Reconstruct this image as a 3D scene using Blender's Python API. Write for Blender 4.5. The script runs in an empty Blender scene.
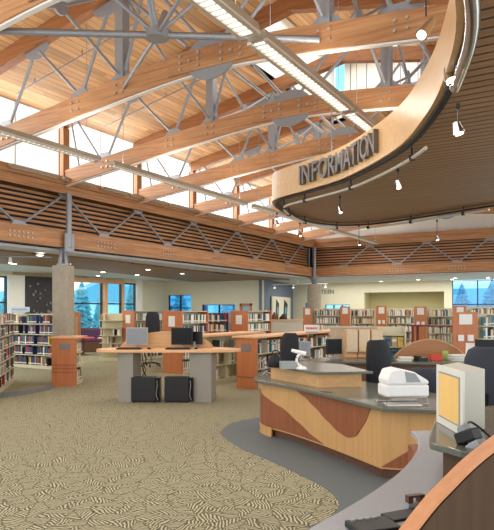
import bpy, math, random
from mathutils import Vector, Matrix
random.seed(7)
S = bpy.context.scene
COL = S.collection
R = math.radians
F, CX, HY, CH = 590.0, 247.0, 310.0, 1.68       # focal length in px, centre column, horizon row, eye height
TH = R(30.9)
sT, cT = math.sin(TH), math.cos(TH)

def W(px, d=None, z=None, py=None):
    """world point of the place measured off the photograph: column px plus a distance, or a row and a height"""
    a = (px-CX)/F
    if d is None: d = (z-CH)*F/(HY-py)
    elif z is None: z = CH+(HY-py)/F*d if py is not None else 0
    return Vector((d*(-sT+a*cT), d*(cT+a*sT), z))
def YatX(px, X):
    a = (px-CX)/F
    return X*(cT+a*sT)/(-sT+a*cT)
def XatY(px, Y):
    a = (px-CX)/F
    return Y*(-sT+a*cT)/(cT+a*sT)

# ------------------------------------------------------------------ materials
def newmat(name):
    m = bpy.data.materials.new(name); m.use_nodes = True
    nt = m.node_tree; nt.nodes.clear()
    o = nt.nodes.new('ShaderNodeOutputMaterial'); b = nt.nodes.new('ShaderNodeBsdfPrincipled')
    nt.links.new(b.outputs[0], o.inputs[0])
    return m, nt, b
def lin(c):
    return tuple(((v/255)/12.92 if v/255 <= .04045 else ((v/255+.055)/1.055)**2.4) for v in c)+(1,)
def plain(name, c, rough=.5, metal=0, noise=.08, scale=12, spec=None):
    m, nt, b = newmat(name); c = lin(c)
    b.inputs['Roughness'].default_value = rough; b.inputs['Metallic'].default_value = metal
    if spec is not None: b.inputs['Specular IOR Level'].default_value = spec
    if noise:
        tc = nt.nodes.new('ShaderNodeTexCoord'); n = nt.nodes.new('ShaderNodeTexNoise'); r = nt.nodes.new('ShaderNodeMix')
        r.data_type = 'RGBA'
        n.inputs['Scale'].default_value = scale; n.inputs['Detail'].default_value = 3
        nt.links.new(tc.outputs['Object'], n.inputs['Vector']); nt.links.new(n.outputs['Fac'], r.inputs[0])
        r.inputs[6].default_value = tuple(v*(1-noise*2) for v in c[:3])+(1,)
        r.inputs[7].default_value = tuple(min(1, v*(1+noise*2)) for v in c[:3])+(1,)
        nt.links.new(r.outputs[2], b.inputs['Base Color'])
    else: b.inputs['Base Color'].default_value = c
    return m
def emit(name, c, s):
    m = bpy.data.materials.new(name); m.use_nodes = True; nt = m.node_tree; nt.nodes.clear()
    o = nt.nodes.new('ShaderNodeOutputMaterial'); e = nt.nodes.new('ShaderNodeEmission')
    e.inputs[0].default_value = lin(c); e.inputs[1].default_value = s
    nt.links.new(e.outputs[0], o.inputs[0]); return m
def wood(name, c1, c2, axis=0, rough=.4, board=0, across=1, gap=.0, contrast=1.0, boardvar=.0):
    """grain runs along axis; optional boards counted along 'across' (world metres), each with its own tone"""
    m, nt, b = newmat(name); N = nt.nodes.new; L = nt.links.new
    b.inputs['Roughness'].default_value = rough
    tc = N('ShaderNodeTexCoord'); mp = N('ShaderNodeMapping')
    sc = [14, 14, 14]; sc[axis] = .7
    mp.inputs['Scale'].default_value = sc
    L(tc.outputs['Object'], mp.inputs['Vector'])
    n = N('ShaderNodeTexNoise'); n.inputs['Scale'].default_value = 1.6; n.inputs['Detail'].default_value = 5; n.inputs['Roughness'].default_value = .6
    L(mp.outputs[0], n.inputs['Vector'])
    cr = N('ShaderNodeValToRGB'); cr.color_ramp.elements[0].position = .5-.22/contrast; cr.color_ramp.elements[1].position = .5+.22/contrast
    cr.color_ramp.elements[0].color = lin(c1); cr.color_ramp.elements[1].color = lin(c2)
    L(n.outputs['Fac'], cr.inputs[0]); out = cr.outputs[0]
    if board:
        sx = N('ShaderNodeSeparateXYZ'); L(tc.outputs['Object'], sx.inputs[0])
        dv = N('ShaderNodeMath'); dv.operation = 'DIVIDE'; L(sx.outputs[across], dv.inputs[0]); dv.inputs[1].default_value = board
        fl = N('ShaderNodeMath'); fl.operation = 'FLOOR'; L(dv.outputs[0], fl.inputs[0])
        fr = N('ShaderNodeMath'); fr.operation = 'FRACT'; L(dv.outputs[0], fr.inputs[0])
        # board lengths: shift each board by a random amount, cut every 2.7 m
        w1 = N('ShaderNodeTexWhiteNoise'); w1.noise_dimensions = '1D'; L(fl.outputs[0], w1.inputs['W'])
        al = N('ShaderNodeMath'); al.operation = 'DIVIDE'; L(sx.outputs[axis], al.inputs[0]); al.inputs[1].default_value = 2.7
        ad = N('ShaderNodeMath'); ad.operation = 'ADD'; L(al.outputs[0], ad.inputs[0]); L(w1.outputs['Value'], ad.inputs[1])
        f2 = N('ShaderNodeMath'); f2.operation = 'FLOOR'; L(ad.outputs[0], f2.inputs[0])
        cb = N('ShaderNodeCombineXYZ'); L(fl.outputs[0], cb.inputs[0]); L(f2.outputs[0], cb.inputs[1])
        w2 = N('ShaderNodeTexWhiteNoise'); w2.noise_dimensions = '3D'; L(cb.outputs[0], w2.inputs['Vector'])
        mr = N('ShaderNodeMapRange'); mr.inputs[3].default_value = 1-boardvar; mr.inputs[4].default_value = 1+boardvar*.7
        L(w2.outputs['Value'], mr.inputs[0])
        g = N('ShaderNodeMath'); g.operation = 'GREATER_THAN'; L(fr.outputs[0], g.inputs[0]); g.inputs[1].default_value = gap
        g2 = N('ShaderNodeMapRange'); g2.inputs[3].default_value = .12; g2.inputs[4].default_value = 1; L(g.outputs[0], g2.inputs[0])
        mu = N('ShaderNodeMath'); mu.operation = 'MULTIPLY'; L(mr.outputs[0], mu.inputs[0]); L(g2.outputs[0], mu.inputs[1])
        vm = N('ShaderNodeVectorMath'); vm.operation = 'SCALE'; L(out, vm.inputs[0]); L(mu.outputs[0], vm.inputs['Scale'])
        out = vm.outputs[0]
    L(out, b.inputs['Base Color'])
    return m
def glass(name, tint, mixgloss=.08):
    m = bpy.data.materials.new(name); m.use_nodes = True; nt = m.node_tree; nt.nodes.clear()
    o = nt.nodes.new('ShaderNodeOutputMaterial'); t = nt.nodes.new('ShaderNodeBsdfTransparent'); g = nt.nodes.new('ShaderNodeBsdfGlossy')
    x = nt.nodes.new('ShaderNodeMixShader'); x.inputs[0].default_value = mixgloss
    t.inputs[0].default_value = lin(tint); g.inputs['Roughness'].default_value = .02
    nt.links.new(t.outputs[0], x.inputs[1]); nt.links.new(g.outputs[0], x.inputs[2]); nt.links.new(x.outputs[0], o.inputs[0])
    return m
def carpet_mat():
    m, nt, b = newmat('leaf_carpet'); N = nt.nodes.new; L = nt.links.new
    b.inputs['Roughness'].default_value = .95; b.inputs['Specular IOR Level'].default_value = .1
    tc = N('ShaderNodeTexCoord'); mp0 = N('ShaderNodeMapping'); mp0.inputs['Scale'].default_value = (4.4, 4.4, 0)
    L(tc.outputs['Object'], mp0.inputs[0])
    dn = N('ShaderNodeTexNoise'); dn.inputs['Scale'].default_value = 1.3; L(mp0.outputs[0], dn.inputs['Vector'])
    dm = N('ShaderNodeVectorMath'); dm.operation = 'MULTIPLY_ADD'; L(dn.outputs['Color'], dm.inputs[0]); dm.inputs[1].default_value = (.45, .45, 0); L(mp0.outputs[0], dm.inputs[2]); mp = dm
    vo = N('ShaderNodeTexVoronoi'); vo.voronoi_dimensions = '2D'; vo.inputs['Scale'].default_value = 1; L(mp.outputs[0], vo.inputs['Vector'])
    sb = N('ShaderNodeVectorMath'); sb.operation = 'SUBTRACT'; L(mp.outputs[0], sb.inputs[0]); L(vo.outputs['Position'], sb.inputs[1])
    sc = N('ShaderNodeSeparateColor'); L(vo.outputs['Color'], sc.inputs[0])
    an = N('ShaderNodeMath'); an.operation = 'MULTIPLY'; L(sc.outputs[0], an.inputs[0]); an.inputs[1].default_value = 6.283
    ro = N('ShaderNodeVectorRotate'); ro.rotation_type = 'Z_AXIS'; L(sb.outputs[0], ro.inputs['Vector']); L(an.outputs[0], ro.inputs['Angle'])
    sx = N('ShaderNodeSeparateXYZ'); L(ro.outputs[0], sx.inputs[0])
    ab = N('ShaderNodeMath'); ab.operation = 'ABSOLUTE'; L(sx.outputs[1], ab.inputs[0])
    k = N('ShaderNodeMath'); k.operation = 'MULTIPLY_ADD'; L(ab.outputs[0], k.inputs[0]); k.inputs[1].default_value = 1.1; L(sx.outputs[0], k.inputs[2])
    si = N('ShaderNodeMath'); si.operation = 'MULTIPLY'; L(k.outputs[0], si.inputs[0]); si.inputs[1].default_value = 33
    s2 = N('ShaderNodeMath'); s2.operation = 'SINE'; L(si.outputs[0], s2.inputs[0])
    st = N('ShaderNodeMapRange'); st.inputs[1].default_value = -.1; st.inputs[2].default_value = .5; L(s2.outputs[0], st.inputs[0])
    # midrib and leaf outline are dark
    rib = N('ShaderNodeMapRange'); rib.inputs[1].default_value = .01; rib.inputs[2].default_value = .04; L(ab.outputs[0], rib.inputs[0])
    ve = N('ShaderNodeTexVoronoi'); ve.voronoi_dimensions = '2D'; ve.feature = 'DISTANCE_TO_EDGE'; L(mp.outputs[0], ve.inputs['Vector']); ve.inputs['Scale'].default_value = 1
    ed = N('ShaderNodeMapRange'); ed.inputs[1].default_value = .0; ed.inputs[2].default_value = .05; L(ve.outputs['Distance'], ed.inputs[0])
    m1 = N('ShaderNodeMath'); m1.operation = 'MULTIPLY'; L(rib.outputs[0], m1.inputs[0]); L(ed.outputs[0], m1.inputs[1])
    m2 = N('ShaderNodeMath'); m2.operation = 'MULTIPLY'; L(m1.outputs[0], m2.inputs[0]); L(st.outputs[0], m2.inputs[1])
    nz = N('ShaderNodeTexNoise'); nz.inputs['Scale'].default_value = 9; L(mp.outputs[0], nz.inputs['Vector'])
    m3 = N('ShaderNodeMath'); m3.operation = 'MULTIPLY_ADD'; L(nz.outputs['Fac'], m3.inputs[0]); m3.inputs[1].default_value = .7; m3.inputs[2].default_value = -.2
    m4 = N('ShaderNodeMath'); m4.operation = 'ADD'; m4.use_clamp = True; L(m2.outputs[0], m4.inputs[0]); L(m3.outputs[0], m4.inputs[1])
    cr = N('ShaderNodeValToRGB'); cr.color_ramp.elements[0].color = lin((66, 68, 54)); cr.color_ramp.elements[1].color = lin((192, 184, 152))
    L(m4.outputs[0], cr.inputs[0]); L(cr.outputs[0], b.inputs['Base Color'])
    return m

M = dict(
    glulam=wood('glulam_wood', (152, 102, 62), (200, 150, 104), 0, .5, board=.05, across=2, boardvar=.10),
    glulam_y=wood('glulam_wood_long', (152, 102, 62), (200, 150, 104), 1, .5, board=.05, across=2, boardvar=.10),
    post=wood('post_wood', (146, 92, 54), (188, 132, 86), 2, .45),
    rafter=wood('rafter_wood', (128, 78, 42), (172, 116, 70), 0, .5, board=.05, across=2, boardvar=.10),
    deck=wood('roof_deck_boards', (196, 146, 98), (226, 182, 134), 1, .6, board=.14, across=0, gap=.05, boardvar=.34),
    slat=wood('slat_wood', (160, 108, 66), (206, 152, 102), 1, .5),
    slat_x=wood('slat_wood_cross', (160, 108, 66), (206, 152, 102), 0, .5),
    soffit=wood('soffit_boards', (136, 96, 60), (164, 120, 80), 0, .4, board=.14, across=1, gap=.22, boardvar=.06),
    woodceil=wood('wood_ceiling', (118, 84, 54), (146, 106, 70), 1, .5, board=.16, across=0, gap=.06, boardvar=.08),
    maple=wood('maple_veneer', (192, 148, 96), (210, 166, 112), 0, .35),
    maple_z=wood('maple_veneer_upright', (188, 142, 88), (204, 158, 102), 2, .35),
    cherry=wood('cherry_veneer', (126, 70, 42), (152, 88, 54), 2, .35),
    orange=wood('orange_veneer', (180, 104, 58), (198, 122, 72), 2, .4),
    peach=wood('peach_veneer', (214, 160, 112), (228, 178, 130), 0, .4),
    brownface=wood('brown_veneer', (70, 50, 30), (84, 60, 38), 2, .8),
    edge=wood('edge_band', (192, 128, 84), (208, 146, 100), 0, .5),
    steel=plain('painted_steel', (150, 154, 160), .4, .3, .04),
    chrome=plain('chrome', (200, 196, 192), .12, 1, 0),
    rail=plain('rail_metal', (214, 206, 192), .3, .4, 0),
    bolt=plain('bolt_metal', (190, 182, 172), .35, .6, 0),
    white_part=plain('white_steel_or_lit_edge', (236, 232, 228), .5, 0, 0),  # white steel parts, and the painted lit underside of the truss chords
    housing=plain('lamp_housing', (160, 148, 128), .4, .2, .03),
    cream=plain('cream_wall', (214, 208, 186), .8, 0, .02, 2),
    white=plain('white_paint', (236, 234, 226), .7, 0, .02, 2),
    tan=plain('tan_wall', (176, 162, 124), .8, 0, .03, 2),
    olive=plain('olive_wall', (176, 166, 122), .8, 0, .03, 2),
    bluewall=plain('slate_blue_wall', (106, 120, 138), .8, 0, .03, 2),
    ceil=plain('ceiling_paint', (204, 206, 210), .8, 0, .02, 2),
    concrete=plain('concrete', (170, 160, 142), .85, 0, .09, 9),
    greyfloor=plain('grey_floor', (94, 102, 104), .7, 0, .06, 30),
    counter=plain('grey_solid_surface', (98, 100, 90), .18, 0, .10, 60),
    lilac=plain('pale_grey_laminate', (166, 168, 172), .25, 0, .05, 50),
    greypanel=plain('warm_grey_laminate', (142, 136, 124), .5, 0, .04, 20),
    shelfmetal=plain('cream_steel', (206, 198, 166), .5, .1, .03),
    black=plain('black_plastic', (14, 14, 17), .5, 0, .05),
    blackfab=plain('black_fabric', (20, 21, 26), .8, 0, .08, 40),
    greyfab=plain('dark_grey_fabric', (44, 47, 56), .8, 0, .08, 40),
    bluefab=plain('blue_grey_fabric', (92, 108, 134), .8, 0, .08, 40),
    screen=plain('switched_off_screen', (10, 10, 11), .3, 0, 0, spec=.2),
    screen_l=plain('pale_grey_screen', (128, 132, 138), .3, 0, .03, 3),
    beige=plain('beige_plastic', (192, 188, 170), .5, 0, .02),
    lightbeige=plain('light_beige_plastic', (220, 216, 204), .5, 0, .02),
    yellow=wood('yellow_sheet', (232, 186, 108), (240, 198, 122), 2, .6),
    wplastic=plain('white_plastic', (232, 230, 226), .35, 0, .02),
    gplastic=plain('grey_plastic', (150, 152, 152), .4, 0, .04),
    purple=plain('purple_fabric', (84, 52, 92), .8, 0, .08),
    red=plain('red_card', (206, 70, 48), .6, 0, .05),
    green=plain('lime_card', (160, 186, 90), .6, 0, .05),
    paper=plain('paper', (232, 230, 222), .7, 0, .05, 40),
    signgrey=plain('sign_grey', (128, 124, 118), .4, .3, .08, 30),
    letter=plain('letter_metal', (104, 98, 92), .4, .3, .02),
    darkwood=wood('dark_desk_wood', (84, 52, 36), (106, 68, 46), 0, .45),
    art=plain('black_board', (44, 42, 44), .6, 0, .35, 14),
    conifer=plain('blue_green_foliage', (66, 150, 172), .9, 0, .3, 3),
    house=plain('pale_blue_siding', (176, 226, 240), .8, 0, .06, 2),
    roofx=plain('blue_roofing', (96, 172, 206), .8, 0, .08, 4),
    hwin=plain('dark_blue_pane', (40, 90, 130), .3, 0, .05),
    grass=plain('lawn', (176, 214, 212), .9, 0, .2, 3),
    frame=plain('bronze_frame', (52, 60, 76), .5, .3, 0),
    glass=glass('tinted_glass', (236, 252, 255)),
    glassb=glass('blue_tinted_glass', (184, 230, 252)),
    carpet=carpet_mat(),
    glow=emit('lamp_diffuser', (255, 252, 244), 1.6),
    glowdim=emit('slim_lamp_diffuser', (255, 250, 240), 1.1),
    spotglow=emit('spot_lens', (255, 236, 220), 5.0),
    daylit=emit('daylit_translucent_glazing', (255, 251, 240), .95),
    daylit2=emit('bright_daylit_glazing', (255, 253, 250), 1.5),
    downl=emit('downlight_lens', (255, 250, 238), 10.0),
)
BOOKCOL = [('navy', (40, 52, 96)), ('red', (160, 44, 40)), ('cream', (222, 212, 184)), ('green', (54, 92, 66)), ('brown', (104, 70, 50)),
           ('black', (34, 32, 36)), ('white', (232, 230, 224)), ('yellow', (216, 178, 70)), ('teal', (58, 116, 130)), ('grey', (134, 130, 126)), ('tan', (178, 146, 104))]
BM = [(n, plain(n+'_book_cloth', c, .6, 0, .06, 30)) for n, c in BOOKCOL]

# ------------------------------------------------------------------ mesh builder
class MB:
    def __init__(s): s.v = []; s.f = []; s.mi = []; s.smooth = []
    def add(s, vs, fs, mi=0, sm=False):
        o = len(s.v); s.v += [tuple(v) for v in vs]
        for f in fs: s.f.append(tuple(i+o for i in f)); s.mi.append(mi); s.smooth.append(sm)
    def box(s, c, d, rz=0, rx=0, ry=0, mi=0, mat=None):
        m = Matrix.Translation(Vector(c)) @ Matrix.Rotation(rz, 4, 'Z') @ Matrix.Rotation(ry, 4, 'Y') @ Matrix.Rotation(rx, 4, 'X')
        if mat is not None: m = mat @ m
        x, y, z = d[0]/2, d[1]/2, d[2]/2
        vs = [m @ Vector(p) for p in ((-x,-y,-z),(x,-y,-z),(x,y,-z),(-x,y,-z),(-x,-y,z),(x,-y,z),(x,y,z),(-x,y,z))]
        s.add(vs, [(0,3,2,1),(4,5,6,7),(0,1,5,4),(1,2,6,5),(2,3,7,6),(3,0,4,7)], mi); return s
    def b2(s, lo, hi, mi=0):
        return s.box([(lo[i]+hi[i])/2 for i in range(3)], [abs(hi[i]-lo[i]) for i in range(3)], mi=mi)
    def tube(s, p0, p1, r, n=8, r2=None, mi=0, sm=True):
        p0, p1 = Vector(p0), Vector(p1); d = (p1-p0)
        if d.length < 1e-6: return s
        q = d.to_track_quat('Z', 'Y'); r2 = r if r2 is None else r2
        vs = []
        for p, rr in ((p0, r), (p1, r2)):
            for k in range(n):
                a = 2*math.pi*k/n; vs.append(p+q @ Vector((rr*math.cos(a), rr*math.sin(a), 0)))
        s.add(vs, [(k, (k+1) % n, n+(k+1) % n, n+k) for k in range(n)], mi, sm)
        s.add(vs, [tuple(range(n-1, -1, -1)), tuple(range(n, 2*n))], mi); return s
    def path(s, pts, r, n=8, mi=0):
        pts = [Vector(p) for p in pts]; vs = []
        for i, p in enumerate(pts):
            t = (pts[min(i+1, len(pts)-1)]-pts[max(i-1, 0)]).normalized()
            up = Vector((0, 0, 1)) if abs(t.z) < .95 else Vector((1, 0, 0))
            x = t.cross(up).normalized(); y = x.cross(t)
            for k in range(n):
                a = 2*math.pi*k/n; vs.append(p+x*(r*math.cos(a))+y*(r*math.sin(a)))
        fs = []
        for i in range(len(pts)-1):
            for k in range(n): fs.append((i*n+k, i*n+(k+1) % n, (i+1)*n+(k+1) % n, (i+1)*n+k))
        s.add(vs, fs, mi, True)
        s.add(vs, [tuple(range(n-1, -1, -1)), tuple(range((len(pts)-1)*n, len(pts)*n))], mi); return s
    def prism(s, poly, z0, z1, mi=0, axis='z'):
        """extrude a 2-D outline; axis names the extrusion direction"""
        def c(a, b, h):
            return {'z': (a, b, h), 'y': (a, h, b), 'x': (h, a, b)}[axis]
        n = len(poly); vs = [c(p[0], p[1], z0) for p in poly]+[c(p[0], p[1], z1) for p in poly]
        s.add(vs, [tuple(range(n-1, -1, -1)), tuple(range(n, 2*n))]+[(k, (k+1) % n, n+(k+1) % n, n+k) for k in range(n)], mi); return s
    def lathe(s, prof, c=(0, 0, 0), n=16, mi=0):
        vs = []
        for r, z in prof:
            for k in range(n):
                a = 2*math.pi*k/n; vs.append((c[0]+r*math.cos(a), c[1]+r*math.sin(a), c[2]+z))
        fs = [(i*n+k, i*n+(k+1) % n, (i+1)*n+(k+1) % n, (i+1)*n+k) for i in range(len(prof)-1) for k in range(n)]
        s.add(vs, fs, mi, True)
        s.add(vs, [tuple(range(n-1, -1, -1)), tuple(range((len(prof)-1)*n, len(prof)*n))], mi); return s
    def wall(s, pts, z0, z1, th, mi=0):
        """upright strip following a plan path, th thick to its left"""
        pts = [Vector((p[0], p[1])) for p in pts]; n = len(pts); off = []
        for i in range(n):
            t = (pts[min(i+1, n-1)]-pts[max(i-1, 0)]).normalized(); off.append(pts[i]+Vector((-t.y, t.x))*th)
        vs = [(p.x, p.y, z0) for p in pts]+[(p.x, p.y, z1) for p in pts]+[(p.x, p.y, z0) for p in off]+[(p.x, p.y, z1) for p in off]
        fs = []
        for i in range(n-1):
            fs += [(i, i+1, n+i+1, n+i), (2*n+i+1, 2*n+i, 3*n+i, 3*n+i+1), (n+i, n+i+1, 3*n+i+1, 3*n+i), (i+1, i, 2*n+i, 2*n+i+1)]
        fs += [(0, n, 3*n, 2*n), (n-1, 3*n-1, 4*n-1, 2*n-1)]
        s.add(vs, fs, mi); return s
    def mesh(s, name, mats):
        me = bpy.data.meshes.new(name); me.from_pydata(s.v, [], s.f)
        for m in (mats if isinstance(mats, (list, tuple)) else [mats]): me.materials.append(M[m] if isinstance(m, str) else m)
        me.polygons.foreach_set('material_index', s.mi); me.polygons.foreach_set('use_smooth', s.smooth)
        me.validate(); me.update()
        import bmesh
        bm = bmesh.new(); bm.from_mesh(me); bmesh.ops.recalc_face_normals(bm, faces=bm.faces); bm.to_mesh(me); bm.free()
        return me
    def build(s, name, mats, parent=None, loc=None, rz=0, bevel=0, label=None, **tags):
        o = bpy.data.objects.new(name, s.mesh(name, mats)); COL.objects.link(o)
        if parent: o.parent = parent
        if loc is not None: o.location = loc
        if rz: o.rotation_euler.z = rz
        if bevel:
            b = o.modifiers.new('bevel', 'BEVEL'); b.width = bevel; b.segments = 2; b.limit_method = 'ANGLE'; b.angle_limit = R(40)
        if label: o['label'] = label
        for k, v in tags.items(): o[{'cat': 'category'}.get(k, k)] = v
        return o
def thing(name, label, cat, loc=(0, 0, 0), rz=0, group=None):
    o = bpy.data.objects.new(name, None); COL.objects.link(o); o.location = loc; o.rotation_euler.z = rz
    o.empty_display_size = .1; o['label'] = label; o['category'] = cat
    if group: o['group'] = group
    return o
def copy_tree(o, parent=None, label=None):
    c = o.copy(); COL.objects.link(c)
    if parent: c.parent = parent
    if label: c['label'] = label
    for ch in [x for x in COL.objects if x.parent == o]: copy_tree(ch, c)
    return c
def struct(name, mb, mat, **k): return mb.build(name, mat, kind='structure', **k)
def smoothpts(ctrl, n=8, closed=False):
    P = [Vector(p) for p in ctrl]; out = []; m = len(P)
    for i in range(m if closed else m-1):
        if closed: a, b, c, d = P[(i-1) % m], P[i], P[(i+1) % m], P[(i+2) % m]
        else: a, b, c, d = P[max(i-1, 0)], P[i], P[i+1], P[min(i+2, m-1)]
        for k in range(n):
            t = k/n
            out.append(.5*((2*b)+(c-a)*t+(2*a-5*b+4*c-d)*t*t+(3*b-a-3*c+d)*t**3))
    if not closed: out.append(P[-1])
    return out
ORD = ['top', 'second', 'third', 'fourth', 'fifth', 'sixth', 'seventh', 'lowest']

# ------------------------------------------------------------------ camera
cam_d = bpy.data.cameras.new('camera'); cam = bpy.data.objects.new('camera', cam_d); COL.objects.link(cam)
cam.location = (0, 0, CH); cam.rotation_euler = (R(90), 0, TH)
cam_d.sensor_fit = 'HORIZONTAL'; cam_d.sensor_width = 36; cam_d.lens = 36*F/494
cam_d.shift_x = (247-CX)/494; cam_d.shift_y = (HY-265)/494; cam_d.clip_end = 300
S.camera = cam

# ------------------------------------------------------------------ setting
XW, YE, XC, XR = -11.3, 24.8, -5.05, 1.2      # left girder line, far girder line, ridge, right line
ZD, SL = 6.42, .2                              # deck height at left, pitch
ZC = 3.12                                      # low ceiling
def zdeck(x): return ZD+SL*(x-XW) if x <= XC else ZD+SL*(XR-x)
b = MB(); b.b2((-19.4, -1, -.1), (4, 30, 0)); struct('floor', b, 'carpet')
# grey hard floor round the information desk and the strip crossing at the left
edge = [(222, 434), (226, 427), (240, 421), (262, 417), (300, 404), (345, 395), (420, 388), (520, 388), (620, 480), (620, 640), (360, 640), (300, 545), (312, 527), (330, 518), (339, 506), (330, 492), (306, 478), (270, 461), (238, 447)]
pl = smoothpts([W(x, z=0, py=y) for x, y in edge], 5, True)
b = MB(); b.prism([(p.x, p.y) for p in pl], 0, .006); struct('floor', b, 'greyfloor')
e1 = smoothpts([W(x, z=0, py=y) for x, y in [(-60, 400), (0, 393), (30, 390), (52, 385.5)]], 6)
e2 = smoothpts([W(x, z=0, py=y) for x, y in [(-60, 403), (0, 398), (34, 393), (56, 388)]], 6)
b = MB(); b.prism([(p.x, p.y) for p in e1]+[(p.x, p.y) for p in reversed(e2)], 0, .006); struct('floor', b, 'greyfloor')

# roof deck: two low slopes with an opening for the raised monitor, and the monitor's own roof
MX0, MX1, MY0, MY1, MZ = -6.9, -3.2, 10.35, 16.7, 9.15
def slope(b, x0, x1, y0, y1, t=.12):
    b.add([(x0, y0, zdeck(x0)), (x1, y0, zdeck(x1)), (x1, y1, zdeck(x1)), (x0, y1, zdeck(x0)),
           (x0, y0, zdeck(x0)+t), (x1, y0, zdeck(x1)+t), (x1, y1, zdeck(x1)+t), (x0, y1, zdeck(x0)+t)],
          [(0,3,2,1),(4,5,6,7),(0,1,5,4),(1,2,6,5),(2,3,7,6),(3,0,4,7)])
b = MB()
slope(b, XW-.3, MX0, 0, YE+.2); slope(b, MX1, XR+.3, 0, YE+.2)
slope(b, MX0, XC, 0, MY0); slope(b, XC, MX1, 0, MY0); slope(b, MX0, XC, MY1, YE+.2); slope(b, XC, MX1, MY1, YE+.2)
for x0, x1, z0, z1 in ((MX0-.1, XC, MZ, MZ+.4), (XC, MX1+.1, MZ+.4, MZ)):
    b.add([(x0, MY0-.1, z0), (x1, MY0-.1, z1), (x1, MY1+.1, z1), (x0, MY1+.1, z0), (x0, MY0-.1, z0+.1), (x1, MY0-.1, z1+.1), (x1, MY1+.1, z1+.1), (x0, MY1+.1, z0+.1)],
          [(0,3,2,1),(4,5,6,7),(0,1,5,4),(1,2,6,5),(2,3,7,6),(3,0,4,7)])
struct('ceiling', b, 'deck')
zm = zdeck(MX0)
b = MB(); b.b2((MX0-.12, MY0, zm), (MX0, MY1, MZ)); b.b2((MX1, MY0, zm), (MX1+.12, MY1, MZ))
b.prism([(MX0, zm), (XC, zdeck(XC)), (MX1, zm), (MX1, MZ), (XC, MZ+.4), (MX0, MZ)], MY0-.1, MY0, axis='y')
struct('wall_monitor', b, 'white')
# far end of the monitor: sill, panelled wall and a tall blue window
b = MB(); b.prism([(MX0, zm), (XC, zdeck(XC)), (MX1, zm), (MX1, 8.0), (MX0, 8.0)], MY1, MY1+.1, axis='y')
b.b2((MX0+.32, MY1, 8.0), (MX1, MY1+.1, MZ+.1)); struct('wall_monitor', b, 'white')
b = MB()
for k in range(6): b.b2((MX0+.5+.5*k, MY1-.02, 8.1), (MX0+.52+.5*k, MY1, MZ)); 
b.b2((MX0, MY1-.06, 7.98), (MX1, MY1, 8.1)); struct('trim_1', b, plain('slate_sill', (122, 130, 152), .5))
b = MB(); b.b2((MX0, MY1+.04, 8.1), (MX0+.32, MY1+.06, MZ)); struct('window_9', b, 'glassb')

# left clerestory: glazed bays between timber posts
TY = [10.1+2.66*k for k in range(-2, 6)]       # truss lines
edges_y = [0]+TY+[YE]
b = MB(); b2_ = MB()
for i in range(len(edges_y)-1):
    (b if edges_y[i] < 9 else b2_).b2((XW-.12, edges_y[i]+.06, 4.9), (XW-.08, edges_y[i+1]-.06, ZD-.02))
struct('window_1', b, 'daylit'); struct('window_2', b2_, 'daylit2')
b = MB()
for i in range(len(edges_y)-1):
    mid = (edges_y[i]+edges_y[i+1])/2
    b.b2((XW-.08, mid-.012, 4.9), (XW-.055, mid+.012, ZD-.03))
struct('trim_2', b, 'white_part')
# end wall above the far girder, and the small right wall of the nave out of view
b = MB(); b.prism([(XW-.3, 4.88), (XR+.3, 4.88), (XR+.3, ZD), (XC, zdeck(XC)), (XW-.3, ZD)], YE+.22, YE+.36, axis='y')
struct('wall_end', b, 'white')
# low ceilings
b = MB()
b.b2((-19.2, 2.5, ZC), (XW-.13, 29.8, ZC+.06)); b.b2((XW-.13, YE+.13, ZC), (2, 29.8, ZC+.06))
struct('ceiling', b, 'ceil')
c = smoothpts([(-12.2, 2.6), (-12.3, 8), (-12.0, 12), (-12.6, 17), (-12.4, 23.6), (-17.3, 23.6), (-16.2, 19), (-15.2, 14.5), (-15.6, 10), (-15.2, 5), (-16, 2.6)], 1)
c = [(p[0], p[1]) for p in [(-12.2, 2.6), (-12.3, 8), (-12.0, 12), (-12.5, 17), (-12.4, 24.6), (-17.3, 23.6), (-16.2, 19), (-15.2, 14.5), (-15.6, 10), (-15.2, 5), (-16, 2.6)]]
b = MB(); b.prism(c, ZC-.05, ZC-.002); struct('ceiling', b, 'woodceil')
# outer left wall with windows
XO = -19.0
ya = [YatX(p, XO) for p in (-40, 7.5, 72, 103, 106, 122, 124, 136)]
b = MB()
def wseg(y0, y1, z0=0, z1=ZC, x=XO): b.b2((x-.2, y0, z0), (x, y1, z1))
wseg(ya[1], ya[2]); wseg(ya[7], 23.8)
for i in (0, 2, 4, 6): wseg(ya[i], ya[i+1], 0, .82); wseg(ya[i], ya[i+1], 2.94, ZC)
struct('wall_left', b, 'cream')
b = MB(); b.b2((XO-.22, ya[3], .82), (XO+.12, ya[4], 2.94)); b.b2((XO-.2, ya[5], .82), (XO+.04, ya[6], 2.94))
b.b2((XO, ya[2]-.1, 2.86), (XO+.14, ya[5], 3.05)); struct('trim_3', b, 'peach')
for n, i in ((3, 0), (4, 2), (5, 4), (6, 6)):
    g = MB(); g.b2((XO-.12, ya[i], .82), (XO-.1, ya[i+1], 2.94)); w = struct('window_%d' % n, g, 'glass')
    f = MB(); y0, y1 = ya[i], ya[i+1]; t = .05
    f.b2((XO-.14, y0, .82), (XO-.04, y0+t, 2.94)); f.b2((XO-.14, y1-t, .82), (XO-.04, y1, 2.94))
    f.b2((XO-.14, y0, .82), (XO-.04, y1, .88)); f.b2((XO-.14, y0, 2.88), (XO-.04, y1, 2.94)); f.b2((XO-.14, y0, 1.93), (XO-.04, y1, 1.99))
    f.build('window_frame', 'frame', w)
b = MB(); b.b2((XO, ya[1]-.02, .9), (XO+.1, ya[1]+.75, 3.0)); b.b2((XO, ya[7], 0), (XO+.1, ya[7]+.35, ZC)); struct('trim_4', b, 'white')
y0, y1 = YatX(12.5, XO), YatX(24, XO)
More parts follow.
